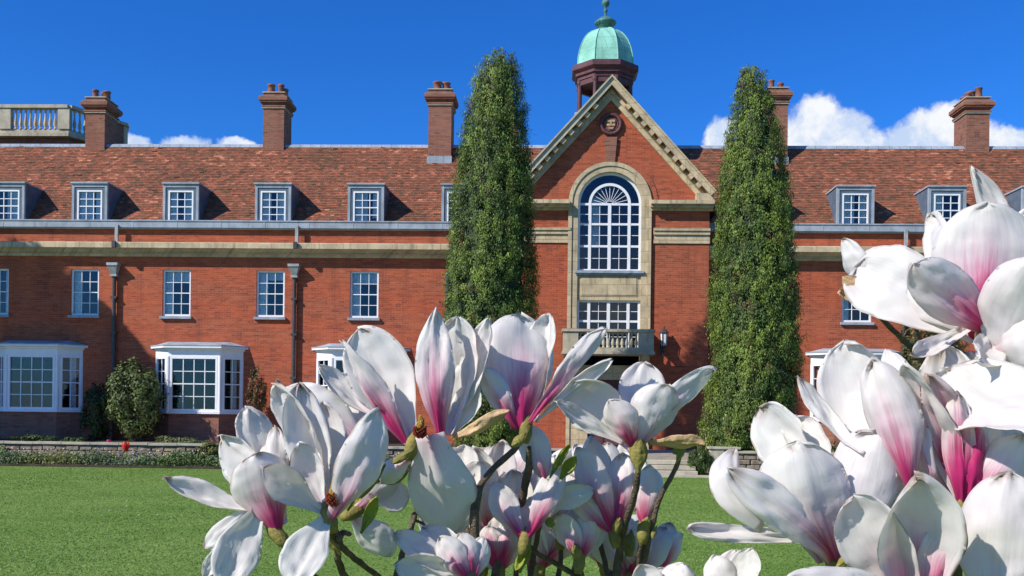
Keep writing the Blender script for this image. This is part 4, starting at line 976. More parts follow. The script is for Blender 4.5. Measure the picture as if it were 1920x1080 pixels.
G1, G2, G3, G4 = (0.085, 0.125, 0.03), (0.14, 0.18, 0.045), (0.05, 0.08, 0.02), (0.19, 0.20, 0.085)
rng = np.random.default_rng(21)
p = at(255, 748, -1.4); shrub('leafy_shrub', 'large loose green shrub against the wall between the first two bay windows', 'shrub', p, 1.15, 0.8, 1.72, 15000, 0.06, [G1, G2, G3, G4], [0.35, 0.3, 0.15, 0.2], clumps=120, stems=9)
p = at(185, 775, -1.2); shrub('leafy_shrub', 'shrub in dark leaf colours that stand for shade, beside the left bay window, left of the large loose shrub', 'shrub', p, 0.72, 0.6, 1.35, 6000, 0.055, [G3, (0.03, 0.05, 0.014)], clumps=60)  # shaded left part of the shrub, shade put into its leaf colours
p = at(482, 742, -0.55); shrub('wall_shrub', 'reddish twiggy shrub on the wall right of the second bay window', 'shrub', p, 0.42, 0.3, 1.2, 2600, 0.05, [(0.16, 0.10, 0.04), (0.12, 0.11, 0.03), (0.20, 0.09, 0.05)], clumps=50)
p = at(1745, 660, -0.5); shrub('wall_shrub', 'brown and green climbing shrub on the right-hand wall behind the upper magnolia flower', 'shrub', p, 1.3, 0.35, 1.5, 6500, 0.06, [(0.15, 0.12, 0.05), (0.10, 0.12, 0.03), (0.17, 0.17, 0.08)], clumps=110)
p = at(1312, 866, YW-0.35); shrub('box_ball', 'small round box bush beside the steps, left of the squat pier', 'shrub', p, 0.42, 0.38, 0.42, 6000, 0.028, [G1, (0.07, 0.12, 0.025)], clumps=90)
p = at(395, 850, YW-0.55); shrub('bed_shrub', 'low yellow-green bush at the right end of the visible flower bed', 'shrub', p, 0.62, 0.35, 0.33, 3600, 0.035, [(0.20, 0.19, 0.04), (0.12, 0.14, 0.03), (0.09, 0.1, 0.03)], clumps=50)
# terrace-level low planting
k0 = 0
for (px, py, w, h, cols, lab) in [(60, 822, 60, 12, [G3, G1], 'low dark planting under the left bay window behind the wall'), (340, 828, 75, 13, [G2, G4], 'low pale green planting behind the wall below the second bay window'),
                                  (140, 826, 40, 9, [G3, G1], 'low dark planting behind the wall below the shaded shrub'), (560, 822, 80, 14, [G1, G2], 'low green planting behind the wall below the third bay window'), (1570, 830, 90, 22, [G1, G3], 'low planting behind the wall right of the right conifer')]:
    p = at(px, py, -7.6); p.z = TZ+0.12; shrub('low_plant', lab, 'plant', p, w/59, 0.3, h/59+0.1, 2600, 0.04, cols, clumps=40, stems=3)
# mixed flower bed in front of the wall
def bed_plants():
    n = 36000; x = rng.uniform(-20, xs0-0.3, n); y = rng.uniform(YW-1.05, YW-0.12, n)
    pat = np.array([noise.noise(Vector((a*0.9, b*1.5, 0))) for a, b in zip(x, y)]); h = np.clip(0.30+0.55*pat, 0.06, 0.72)
    z = 0.07+rng.random(n)*h
    cols = np.array([(0.10, 0.15, 0.04), (0.13, 0.22, 0.06), (0.20, 0.22, 0.13), (0.08, 0.13, 0.05), (0.24, 0.25, 0.08)])
    idx = np.clip(((np.array([noise.noise(Vector((a*0.5+9, b*1.2, 5))) for a, b in zip(x, y)])+0.5)*5+rng.normal(0, 0.6, n)).astype(int), 0, 4)
    C = np.hstack([cols[idx]*rng.uniform(0.7, 1.35, (n, 1)), np.ones((n, 1))])
    v, f, c = leaves(np.stack([x, y, z], 1), np.tile([0, -0.6, 0.8], (n, 1)), 0.035, C, 2.6, 0.8, up=1.0)
    o = link('bed_plants', fast_mesh('bed_plants', v, f, 'leafA', c)); tag(o, 'mixed low leafy planting filling the bed at the foot of the terrace wall', 'plants', kind='stuff')
    n = 1600; x = rng.uniform(-20, xs0-0.3, n); y = rng.uniform(YW-1.0, YW-0.2, n)
    cols = np.array([(0.6, 0.55, 0.5), (0.5, 0.35, 0.38), (0.6, 0.55, 0.15), (0.3, 0.28, 0.5), (0.65, 0.62, 0.6)])
    idx = np.clip(((np.array([noise.noise(Vector((a*0.6, b, 15))) for a, b in zip(x, y)])+0.5)*5).astype(int), 0, 4)
    C = np.hstack([cols[idx], np.ones((n, 1))])
    v, f, c = leaves(np.stack([x, y, 0.12+rng.random(n)*0.45], 1), np.tile([0, -0.8, 0.6], (n, 1)), 0.035, C, 1.1, 0.4)
    o = link('bed_blossom', fast_mesh('bed_blossom', v, f, 'flowerpt', c)); tag(o, 'scattered small pale blossoms in the flower bed', 'flowers', kind='stuff')
bed_plants()
def tulip(px, py, Y, zb, label, col, h, s):
    p = at(px, py, Y); R = root('tulip', (p.x, Y, zb), label, 'flower')
    m = MB(); m.tube([(p.x, Y, zb), (p.x+0.01, Y, (zb+p.z)/2), (p.x, Y, p.z)], [0.008]*3, 6); part('stem', m, 'newleaf', R)
    mt = M_plain('tulip_petal', col, 0.5, 0.2, 20, 100, 0.1)
    for k in range(6):
        a = 2*math.pi*k/6; m = MB(); vs = []; nn = 6
        for j in range(nn+1):
            t = j/nn; r = s*(0.15+0.85*math.sin(math.pi*(0.15+0.62*t))); w = s*0.75*math.sin(math.pi*min(1, 0.15+0.83*t))
            cxx, cyy = p.x+r*math.cos(a), Y+r*math.sin(a); tx, ty = -math.sin(a), math.cos(a)
            vs += [(cxx-tx*w*0.6-math.cos(a)*w*.25, cyy-ty*w*0.6-math.sin(a)*w*.25, p.z-s*0.6+2.4*s*t), (cxx, cyy, p.z-s*0.6+2.4*s*t), (cxx+tx*w*0.6-math.cos(a)*w*.25, cyy+ty*w*0.6-math.sin(a)*w*.25, p.z-s*0.6+2.4*s*t)]
        m.add(vs, [(3*j, 3*j+1, 3*j+4, 3*j+3) for j in range(nn)]+[(3*j+1, 3*j+2, 3*j+5, 3*j+4) for j in range(nn)]); part('petal', m, mt, R, True)
    for k in range(3):
        a = 2*k+0.4; m = MB(); m.add([(p.x, Y, zb), (p.x+0.05*math.cos(a)+0.02, Y+0.05*math.sin(a), zb+h*0.4), (p.x+0.13*math.cos(a), Y+0.1*math.sin(a), zb+h*0.7), (p.x+0.05*math.cos(a)-0.02, Y+0.05*math.sin(a), zb+h*0.4)], [(0,1,2,3)]); part('leaf', m, 'newleaf', R)
tulip(236, 840, YW-0.5, 0.07, 'large bright red tulip standing above the flower bed in front of the wall coping', (0.75, 0.02, 0.012), 0.6, 0.115)
tulip(204, 831, YW+0.5, TZ, 'small rose pink tulip behind the wall coping, left of the red tulip', (0.6, 0.05, 0.12), 0.3, 0.07)

# grass blades on the visible part of the lawn
def grass():
    n = 240000; D = 8.0+(29.2-8.0)*rng.random(n)**1.35; ax = rng.uniform(-0.56, 0.52, n)
    x = D*ax-D*0.036; y = -39+D
    h = rng.uniform(0.006, 0.017, n)*(1+0.2*np.sin(x*0.9)); w = 0.0035+0.0004*D; a = rng.random(n)*2*math.pi; lean = rng.normal(0, 0.018, (n, 2))
    P0 = np.stack([x-w*np.cos(a), y-w*np.sin(a), np.zeros(n)], 1); P1 = np.stack([x+w*np.cos(a), y+w*np.sin(a), np.zeros(n)], 1); P2 = np.stack([x+lean[:, 0], y+lean[:, 1], h], 1)
    V = np.stack([P0, P1, P2], 1).reshape(-1, 3)
    pt = np.array([noise.noise(Vector((a_*0.5, b_*0.8, 0)))+0.6*noise.noise(Vector((a_*2.1, b_*2.1, 4))) for a_, b_ in zip(x, y)])+0.22*np.sign(np.sin((y+0.12*x)*2.9))*0.6
    c = np.stack([0.185+0.08*pt, 0.285+0.07*pt, 0.058+0.03*pt], 1)*rng.uniform(0.86, 1.14, (n, 1)); C = np.repeat(np.hstack([c, np.ones((n, 1))]), 3, 0)
    o = link('grass', fast_mesh('grass', V, np.arange(3*n).reshape(n, 3), 'leafA', C)); tag(o, 'short mown green grass of the lawn', 'grass', kind='stuff')
    n = 260; x = rng.normal(-6.5, 2.0, n); y = rng.uniform(-24, -12, n); P = np.stack([x, y, np.full(n, 0.04)], 1)
    v, f, c = leaves(P, np.tile([0, 0, 1.0], (n, 1)), 0.025, pal(n, [(0.75, 0.75, 0.7)]), 1.0, 0.2)
    o = link('daisies', fast_mesh('daisies', v, f, 'flowerpt', c)); tag(o, 'tiny white daisies scattered in the lawn on the left', 'flowers', kind='stuff')
grass()

# ================================================================== MAGNOLIAS
def petal_mesh(Bv, Tv, Wd, n0, bow=0.12, cup=50, curl=0.0, sharp=0.7, pink=0.6, sb=0.0, mx=0.60, wave=0.02, base=0.24, seed=0, mat='petal', th=0.00035, fold=0.0, twist=None, rag=1.0, dent=1.0):
    nu, nv = 14, 26
    a = (Tv-Bv); L = a.length; a.normalize(); n = (n0-a*n0.dot(a)).normalized(); s = a.cross(n)
    rs = random.Random(seed); ph1, ph2, ph3 = rs.uniform(0, 6), rs.uniform(0, 6), rs.uniform(0, 6); asym = rs.uniform(-0.08, 0.08); tipoff = rs.uniform(-0.05, 0.05); tw = rad(rs.uniform(-22, 22) if twist is None else twist); cu2 = rs.uniform(-0.10, 0.06)
    def mid(t):
        return Bv+a*(L*t)-n*(bow*L*4*t*(1-t))*1.0+n*((curl+cu2)*L*max(0, t-0.5)**2*4)+s*(sb*L*4*t*(1-t))+s*(tipoff*L*math.sin(3*t+ph1))
    def prof(t):
        if t < mx: q = t/mx; q = q*q*(3-2*q)**1.0; return base+(1-base)*q**0.85
        q = (t-mx)/(1-mx); return max(0.0, 1-q**2.3)**(sharp*0.62+0.12)
    th0 = rad(max(4, cup)); V = []; C = []
    rowsN = []
    for j in range(nv+1):
        t = j/nv; t = 1-(1-t)**1.25; p = mid(t); d = (mid(min(1, t+0.01))-mid(max(0, t-0.01))).normalized(); nn = (n-d*n.dot(d)).normalized(); nn = Matrix.Rotation(tw*t, 3, d) @ nn; ss = d.cross(nn)
        hw = Wd/2*max(prof(t), 0.015); ca = th0*(1.25-0.5*t) ; k = th0/math.sin(min(th0, 1.4))
        ln = []
        for i in range(nu+1):
            u = -1+2*i/nu; u2 = u+asym*(1-u*u)
            x = hw*k*math.sin(ca*u2)/ca; y = hw*k*(1-math.cos(ca*u2))/ca
            y += L*wave*(abs(u)**2.5)*(math.sin(7*t+ph1+u*1.4)+0.5*math.sin(15*t+ph2-u))*t
            y += L*0.010*math.sin(4.0*u+ph3+3*t)*t + L*0.006*math.sin(9*u+ph1-5*t)*t
            y -= L*0.022*math.exp(-(u*9)**2)*(1-t*0.7)      # midrib groove
            y += fold*hw*abs(u)
            qn = Vector((u*1.3+seed*0.37, t*2.6, seed*1.7)); y += dent*(L*0.060*noise.noise(qn)+L*0.028*noise.noise(qn*2.9)+L*0.009*noise.noise(qn*8.0))*min(1, t*2.5)
            ee = rag*L*(0.010*(math.sin(9*u+ph2)+math.sin(23*u+ph3))+0.012*noise.noise(Vector((u*6, seed, 3))))*t**5; x *= 1+0.05*rag*noise.noise(Vector((t*7, seed, 9+(1 if u > 0 else -1))))
            ln.append((p+ss*x+nn*y+d*ee, nn, u, t))
        rowsN.append(ln)
    for side in (0, 1):
        for ln in rowsN:
            for (q, nn, u, t) in ln:
                taper = (1-abs(u)**4*0.8)
                V.append(q+nn*(th*(1 if side else -1)*taper)); C.append((t, u*0.5+0.5, side, pink))
    W1 = nu+1; NS = W1*(nv+1); Fq = []
    for j in range(nv):
        for i in range(nu):
            q = (j*W1+i, j*W1+i+1, (j+1)*W1+i+1, (j+1)*W1+i); Fq.append(q); Fq.append(tuple(x+NS for x in reversed(q)))
    bd = [i for i in range(W1)]+[j*W1+nu for j in range(1, nv+1)]+[nv*W1+i for i in range(nu-1, -1, -1)]+[j*W1 for j in range(nv-1, 0, -1)]
    for k in range(len(bd)):
        p_, q_ = bd[k], bd[(k+1) % len(bd)]; Fq.append((q_, p_, p_+NS, q_+NS))
    return fast_mesh('petal', np.array([tuple(v) for v in V]), np.array(Fq), mat, np.array(C), True)

CNT = [0]
def flower(tree, bp, D, petals, cone=None, scale_=True, stem=True):
    """bp = base pixel; petals: (tip px, tip py, depth offset m, width px, 'i'/'o', roll, opts)"""
    B0 = atd(bp[0], bp[1], D); ax = Vector((0, 0, 0))
    for p_ in petals: ax += (atd(p_[0], p_[1], D+p_[2])-B0).normalized()
    ax = (ax/len(petals)+Vector((0, 0, 0.25))).normalized()
    k = D/F
    m = MB(); e = ax*0.010
    m.tube([B0-ax*0.012, B0-ax*0.004, B0+ax*0.006, B0+ax*0.014], [0.0035, 0.0060, 0.0058, 0.002], 10)
    fl = part('flower', m, 'scale', tree, True)
    if cone:
        cp = atd(cone[0], cone[1], D-cone[3] if len(cone) > 3 else D); d = (cp-B0); h = cone[2]*k; top = cp+Vector((0, 0, h)); mm = MB()
        r = 7.5*k; mm.tube([cp, cp+Vector((0, 0, h*0.3)), cp+Vector((0.001, 0, h*0.7)), top], [r, r*1.15, r*0.8, r*0.2], 10); part('pistil', mm, 'pistil', fl, True)
        mm = MB()
        for q in range(46):
            a = q*2.4; rr2 = r*(1.25); z = h*(-0.28+0.5*q/46); b0 = cp+Vector((r*0.5*math.cos(a), r*0.5*math.sin(a), z)); b1 = b0+Vector((rr2*math.cos(a), rr2*math.sin(a), r*0.9))
            mm.tube([b0, b1], [0.0008, 0.0006], 5)
        part('stamens', mm, 'stamen', fl)
    for (tx, ty, dd, w, face, roll, *op) in petals:
        op = dict(op[0]) if op else {}; CNT[0] += 1
        bq = op.pop('b', None); bd = op.pop('bd', 0.0)
        Bq = B0 if bq is None else atd(bq[0], bq[1], D+bd); Tq = atd(tx, ty, D+dd)
        view = (CAM-(Bq+Tq)/2).normalized(); a = (Tq-Bq).normalized(); n = view if face == 'i' else -view
        n = (n-a*n.dot(a)).normalized(); n = Matrix.Rotation(rad(roll), 3, a) @ n
        mt = op.pop('mat', 'petal'); op.setdefault('seed', CNT[0]*13)
        me = petal_mesh(Bq, Tq, w*k, n, mat=mt, **op); o = link('petal', me, fl)
        if mt == 'tanpetal': o['label'] = 'withered tan petal'
    return fl, B0
def to_parent(o, R): o.matrix_parent_inverse = Matrix.Translation(-R.location)
def bud_scale(tree, b, t, w, D, mat='scale', name='bud_scale', n='o', roll=0):
    Bq, Tq = atd(b[0], b[1], D), atd(t[0], t[1], D-0.004); v = (CAM-Bq).normalized(); a = (Tq-Bq).normalized(); nn = -v if n == 'o' else v
    nn = (nn-a*nn.dot(a)).normalized(); nn = Matrix.Rotation(rad(roll), 3, a) @ nn
    me = petal_mesh(Bq, Tq, w*D/F*0.8, nn, 0.10, 50, mat=mat, th=0.0005, wave=0.01, sharp=1.0, seed=int(b[0]+b[1]), mx=0.5); o = link(name, me, tree); to_parent(o, tree); return o
def branch(tree, pts, rs, n=10):
    """pts: (px, py, depth)"""
    P = [atd(*p) for p in pts]; out = []; R_ = []
    for i in range(len(P)-1):                       # catmull-rom
        p0, p1, p2, p3 = P[max(i-1, 0)], P[i], P[i+1], P[min(i+2, len(P)-1)]
        for k in range(6):
            t = k/6; q = 0.5*((2*p1)+(-p0+p2)*t+(2*p0-5*p1+4*p2-p3)*t*t+(-p0+3*p1-3*p2+p3)*t**3)
            out.append(q+Vector((noise.noise(q*90), noise.noise(q*90+Vector((5, 5, 5))), 0))*0.0012); R_.append((rs[i]*(1-t)+rs[i+1]*t)*(1+0.16*noise.noise(q*220)))
    out.append(P[-1]); R_.append(rs[-1]); R_ = [r*0.66 for r in R_]
    m = MB(); m.tube(out, R_, n); return part('branch', m, 'twig', tree, True)
def ground_stem(tree, p, r, foot):
    a = atd(*p); f = Vector((foot[0], foot[1], 0)); m = MB()
    r *= 0.66
    m.tube([a, a.lerp(f, 0.3)+Vector((0.01, 0.01, 0)), a.lerp(f, 0.7)+Vector((-0.01, 0.02, 0)), f-Vector((0, 0, 0.05))], [r, r*1.5, r*2.4, r*3.2], 10); part('branch', m, 'twig', tree, True)

f1 = atd(880, 1100, 0.95); f2 = atd(1700, 1100, 0.8)
T1 = root('magnolia_shrub', (f1.x, f1.y, 0), 'magnolia in the centre foreground, its white and pink flowers crowded on thin dark twigs', 'magnolia')
T2 = root('magnolia_shrub', (f2.x+0.1, f2.y+0.1, 0), 'nearest magnolia, large white flowers with crimson bases filling the right edge', 'magnolia')

# --- left cluster
fl = []
fl.append(flower(T1, (522, 1005), 0.80, [
    (305, 893, -0.01, 46, 'i', 35, dict(b=(492, 952), sharp=1.2, cup=55, pink=0.15, base=0.3)),
    (408, 1098, -0.03, 84, 'i', -10, dict(b=(500, 948), pink=0.1, bow=0.05, sharp=0.8, cup=30)),
    (388, 1028, 0.01, 46, 'o', 20, dict(b=(474, 950), pink=0.2, sharp=1.0)),
    (384, 1082, 0.0, 34, 'i', 0, dict(b=(446, 1005), pink=0.0)),
    (478, 850, -0.01, 112, 'o', 8, dict(pink=0.95, cup=70, bow=0.08, sharp=0.6)),
    (404, 815, 0.025, 88, 'i', -38, dict(b=(516, 970), pink=0.3, cup=40, sharp=0.9)),
    (463, 768, 0.05, 84, 'i', 12, dict(b=(524, 985), pink=0.3, sharp=0.5, mx=0.7)),
    (510, 800, 0.05, 60, 'o', -30, dict(pink=0.7)),
]))
fl.append(flower(T1, (618, 972), 0.79, [
    (517, 716, 0.03, 82, 'i', -32, dict(pink=0.3, sharp=0.6, mx=0.72, cup=45, bow=0.10)),
    (566, 716, 0.015, 84, 'i', 18, dict(pink=0.3, mx=0.6, cup=35, sharp=0.7)),
    (610, 752, 0.05, 92, 'i', 5, dict(pink=0.3, mx=0.6)),
    (486, 876, -0.035, 66, 'i', 14, dict(b=(608, 962), pink=0.2, base=0.2, sharp=0.9)),
    (703, 767, -0.01, 90, 'o', 26, dict(b=(622, 982), pink=0.6, mx=0.55, sharp=0.9, bow=0.16)),
    (548, 1092, -0.04, 82, 'i', 10, dict(b=(614, 964), pink=0.1, bow=0.04, cup=25)),
    (560, 830, 0.0, 58, 'i', -5, dict(b=(612, 958), pink=0.35)),
], cone=(624, 938, 42, 0.012)))
fl.append(flower(T1, (690, 850), 0.90, [
    (536, 722, 0.0, 96, 'o', -10, dict(pink=0.62, sharp=0.8, mx=0.55, bow=0.05)),
    (598, 686, 0.0, 44, 'i', 30, dict(pink=0.3, b=(700, 775), sharp=1.0)),
    (650, 760, 0.03, 80, 'o', 0, dict(pink=0.6)),
    (720, 740, 0.04, 60, 'i', 0, dict(pink=0.3)),
]))
fl.append(flower(T1, (772, 838), 0.86, [
    (672, 612, 0.02, 124, 'i', -6, dict(pink=0.25, mx=0.58, sharp=0.75, cup=48, bow=0.10, fold=0.15)),
    (637, 643, -0.015, 54, 'o', -30, dict(pink=1.0, b=(766, 838), bow=0.02, sharp=1.0, mx=0.45)),
    (819, 580, 0.0, 74, 'o', -10, dict(b=(826, 820), pink=0.9, mx=0.5, cup=34, sharp=1.1)),
    (865, 594, 0.012, 92, 'i', -30, dict(b=(838, 815), pink=0.3, sharp=0.8, mx=0.65)),
    (912, 598, 0.006, 70, 'i', -25, dict(b=(846, 812), pink=0.2, sharp=1.0, mx=0.5)),
    (898, 722, 0.012, 62, 'i', -25, dict(b=(848, 815), pink=0.2)),
    (846, 1006, 0.055, 136, 'o', 8, dict(b=(803, 816), bd=-0.01, pink=0.25, base=0.42, mx=0.5, cup=38, sharp=0.6, bow=0.1)),
    (956, 771, -0.01, 30, 'o', 30, dict(b=(850, 816), mat='tanpetal', base=0.5, sharp=1.1)),
    (716, 905, 0.02, 44, 'o', 10, dict(b=(772, 850), pink=0.5)),
], cone=(787, 812, 34, 0.02)))
fl.append(flower(T1, (986, 806), 0.88, [
    (966, 593, 0.03, 146, 'o', 10, dict(pink=0.9, mx=0.64, cup=62, sharp=0.45, bow=0.12, base=0.3)),
    (1016, 583, 0.02, 60, 'i', -30, dict(b=(1006, 790), pink=0.3, sharp=0.7)),
    (1121, 608, 0.0, 44, 'o', 30, dict(b=(1000, 800), pink=0.9, sharp=1.0, mx=0.6, bow=0.03)),
    (902, 690, 0.0, 50, 'o', -10, dict(b=(975, 803), pink=0.95, sharp=0.9)),
    (1144, 671, -0.01, 30, 'i', 40, dict(b=(1004, 790), pink=0.2, sharp=1.0, bow=0.03)),
    (945, 640, 0.04, 90, 'i', -20, dict(pink=0.3)),
]))
fl.append(flower(T1, (1192, 842), 0.88, [
    (1074, 716, 0.0, 106, 'i', -12, dict(pink=0.55, sharp=0.45, mx=0.66, cup=62, bow=0.16)),
    (1207, 681, 0.035, 90, 'i', 10, dict(pink=0.25, sharp=0.6, mx=0.68)),
    (1250, 720, -0.01, 92, 'o', 22, dict(pink=0.5, sharp=0.7, mx=0.62, cup=55)),
    (1334, 688, 0.0, 58, 'o', 28, dict(b=(1208, 832), pink=0.75, mx=0.68, sharp=0.6, bow=0.04)),
    (1038, 756, -0.015, 34, 'i', 25, dict(b=(1170, 832), pink=0.2, bow=0.05, sharp=0.9)),
    (1140, 752, -0.02, 64, 'o', -18, dict(pink=1.0, mx=0.6, cup=60)),
    (1322, 828, -0.01, 36, 'o', 58, dict(b=(1215, 830), mat='tanpetal', base=0.5, sharp=1.1, bow=0.03, cup=22)),
]))
bud_scale(T1, (1196, 888), (1203, 822), 40, 0.872)
# smaller flowers lower down, in the middle of the bush
fl.append(flower(T1, (1152, 1004), 0.93, [
    (1086, 838, 0.0, 66, 'o', -20, dict(pink=1.0, cup=60)), (1168, 850, 0.01, 62, 'o', 10, dict(pink=1.0, cup=60)),
    (1112, 820, 0.03, 60, 'i', 10, dict(pink=0.4)), (1058, 905, 0.0, 46, 'o', -30, dict(pink=0.9)), (1190, 880, 0.03, 50, 'i', 0, dict(pink=0.5))]))
fl.append(flower(T1, (1206, 996), 0.92, [
    (1218, 872, 0.0, 52, 'o', 10, dict(pink=0.9, cup=80)), (1196, 884, 0.012, 46, 'o', -30, dict(pink=0.9, cup=70)), (1232, 900, 0.02, 40, 'i', 20, dict(pink=0.7))]))
fl.append(flower(T1, (1030, 910), 0.90, [
    (984, 800, 0.0, 58, 'o', -6, dict(pink=0.75, cup=70)), (1002, 806, 0.02, 44, 'i', 20, dict(pink=0.7))]))
fl.append(flower(T1, (984, 1016), 0.90, [
    (1056, 868, 0.0, 54, 'o', 24, dict(pink=0.95, cup=60)), (1078, 898, 0.02, 44, 'i', 10, dict(pink=0.4)), (958, 884, 0.03, 62, 'i', -10, dict(pink=0.45)),
    (1112, 918, 0.01, 46, 'i', 20, dict(b=(1010, 960), pink=0.2)), (928, 905, 0.02, 56, 'o', -20, dict(pink=0.85)), (1000, 870, 0.04, 60, 'i', 0, dict(pink=0.4))]))
fl.append(flower(T1, (1086, 1052), 0.93, [
    (1046, 962, 0.0, 56, 'o', -14, dict(pink=0.95)), (1112, 958, 0.0, 54, 'o', 16, dict(pink=0.95)), (1078, 944, 0.02, 60, 'i', 0, dict(pink=0.5)), (1130, 985, 0.01, 36, 'i', 10, dict(pink=0.3))]))
fl.append(flower(T1, (886, 1092), 0.84, [
    (736, 1004, 0.0, 56, 'i', 20, dict(pink=0.3, sharp=0.8)), (744, 1058, -0.01, 74, 'i', -10, dict(pink=0.3)), (824, 1008, 0.0, 56, 'o', -10, dict(pink=1.0)),
    (862, 1000, 0.01, 50, 'o', 10, dict(pink=1.0)), (790, 990, 0.03, 70, 'i', 0, dict(pink=0.2)), (905, 1010, 0.02, 44, 'o', 20, dict(pink=0.8))]))
fl.append(flower(T1, (912, 1004), 0.98, [
    (896, 838, 0.0, 74, 'i', -20, dict(pink=0.3)), (948, 826, 0.01, 66, 'i', 15, dict(pink=0.3)), (866, 900, 0.0, 60, 'i', 5, dict(pink=0.4)), (962, 880, 0.0, 56, 'i', 20, dict(pink=0.3)),
    (900, 900, -0.02, 48, 'o', 0, dict(pink=0.95)), (948, 915, -0.01, 46, 'o', 30, dict(pink=0.9))]))
fl.append(flower(T1, (662, 962), 0.92, [
    (728, 1046, 0.02, 70, 'o', 10, dict(pink=0.35, bow=0.05)), (742, 880, 0.02, 64, 'o', 10, dict(pink=0.6)), (768, 935, 0.02, 60, 'i', 0, dict(pink=0.5, b=(690, 930)))]))
fl.append(flower(T1, (1180, 1020), 0.96, [(1176, 985, 0.0, 18, 'o', 0, dict(pink=0.95, cup=80)), (1186, 990, 0.003, 14, 'o', 0, dict(pink=0.9))]))
for (f_, b_) in fl: to_parent(f_, T1) if False else None
fl.append(flower(T1, (936, 1075), 0.93, [
    (918, 985, 0.0, 50, 'o', -10, dict(pink=1.3)), (950, 975, 0.0, 50, 'o', 14, dict(pink=1.2)), (934, 962, 0.02, 56, 'i', -20, dict(pink=0.6)), (888, 1010, 0.01, 40, 'i', 0, dict(pink=0.5)), (975, 1004, 0.01, 36, 'o', 20, dict(pink=0.9))]))
fl.append(flower(T1, (1052, 1008), 0.97, [
    (1020, 925, 0.0, 48, 'o', -10, dict(pink=1.0)), (1066, 905, 0.0, 56, 'o', 14, dict(pink=0.8)), (1100, 940, 0.02, 50, 'i', -20, dict(pink=0.4)), (1045, 900, 0.02, 60, 'i', 0, dict(pink=0.3))]))
fl.append(flower(T1, (1120, 985), 0.99, [
    (1112, 880, 0.0, 60, 'o', -10, dict(pink=1.0)), (1142, 892, 0.0, 50, 'o', 14, dict(pink=1.2)), (1092, 905, 0.02, 50, 'i', -20, dict(pink=0.4))]))
fl.append(flower(T1, (862, 930), 0.95, [
    (800, 862, 0.0, 60, 'i', -10, dict(pink=0.4)), (868, 835, 0.02, 66, 'i', -14, dict(pink=0.3)), (905, 868, 0.0, 52, 'i', -20, dict(pink=0.3)), (880, 895, -0.01, 40, 'o', 0, dict(pink=1.0))]))
branch(T1, [(936, 1078, 0.932), (938, 1095, 0.935), (940, 1112, 0.94)], [0.003, 0.004, 0.005])
branch(T1, [(1052, 1012, 0.972), (1050, 1060, 0.97), (1040, 1112, 0.96)], [0.003, 0.004, 0.005])
branch(T1, [(1120, 990, 0.992), (1130, 1040, 0.98), (1150, 1112, 0.965)], [0.003, 0.004, 0.005])
branch(T1, [(862, 934, 0.952), (872, 980, 0.94), (892, 1040, 0.90)], [0.003, 0.003, 0.004])
for q, (bx_, by_, dd_) in enumerate([(905, 1066, 1.0), (962, 1004, 1.03), (1012, 1072, 1.0), (1078, 968, 1.06), (1134, 1062, 1.02), (1178, 1085, 1.0), (845, 1046, 1.02), (1000, 940, 1.08), (930, 930, 1.06), (1150, 930, 1.06), (1226, 1078, 1.0), (870, 985, 1.08)]):
    r_ = random.Random(q+50); pts = []
    for a_ in (-34, -14, 6, 24, 42):
        a_ += r_.uniform(-8, 8); ln = r_.uniform(84, 122); pts.append((bx_+ln*math.sin(rad(a_)), by_-ln*math.cos(rad(a_)), r_.uniform(-0.012, 0.02), r_.uniform(44, 62), r_.choice('ooi'), r_.uniform(-35, 30), dict(pink=r_.uniform(0.5, 1.25), cup=r_.uniform(35, 65))))
    fl.append(flower(T1, (bx_, by_), dd_, pts))
    branch(T1, [(bx_, by_+3, dd_), (bx_+r_.uniform(-8, 8), by_+50, dd_-0.01), (bx_+r_.uniform(-20, 20), 1120, dd_-0.03)], [0.003, 0.004, 0.005])
# twigs
D1 = 0.9
branch(T1, [(655, 1002, 0.90), (640, 1000, 0.80), (632, 1040, 0.82), (655, 1100, 0.86)], [0.003, 0.0042, 0.0046, 0.005])
branch(T1, [(620, 978, 0.792), (634, 1005, 0.80), (645, 1030, 0.82), (690, 1066, 0.88), (735, 1100, 0.92)], [0.0028, 0.004, 0.0042, 0.0038, 0.004])
branch(T1, [(524, 1010, 0.802), (560, 1060, 0.82), (620, 1100, 0.86)], [0.003, 0.0036, 0.004])
branch(T1, [(772, 842, 0.862), (790, 900, 0.93), (776, 972, 0.9), (758, 1028, 0.9), (738, 1100, 0.9)], [0.003, 0.0034, 0.004, 0.0042, 0.005])
branch(T1, [(984, 812, 0.885), (962, 845, 0.885), (915, 890, 0.885), (893, 940, 0.885), (890, 1010, 0.89), (894, 1110, 0.9)], [0.003, 0.0042, 0.004, 0.0062, 0.0072, 0.008])
branch(T1, [(776, 974, 0.9), (830, 1000, 0.92), (892, 1030, 0.9)], [0.002, 0.0022, 0.003])
branch(T1, [(992, 838, 0.885), (988, 890, 0.9), (972, 965, 0.93), (940, 1040, 0.93), (920, 1110, 0.92)], [0.003, 0.0058, 0.0052, 0.006, 0.007])
branch(T1, [(985, 1018, 0.905), (1012, 1040, 0.92), (1062, 1068, 0.95), (1120, 1100, 0.97)], [0.0035, 0.0035, 0.004, 0.005])
branch(T1, [(1196, 885, 0.875), (1188, 935, 0.89), (1168, 1000, 0.93), (1160, 1050, 0.95), (1150, 1110, 0.96)], [0.0045, 0.0048, 0.005, 0.0062, 0.007])
branch(T1, [(1282, 838, 0.9), (1268, 875, 0.9), (1240, 930, 0.91), (1222, 985, 0.92), (1206, 1050, 0.94), (1190, 1110, 0.95)], [0.0022, 0.0034, 0.0034, 0.0042, 0.006, 0.007])
branch(T1, [(1206, 1000, 0.925), (1200, 1030, 0.93), (1196, 1075, 0.945)], [0.003, 0.004, 0.004])
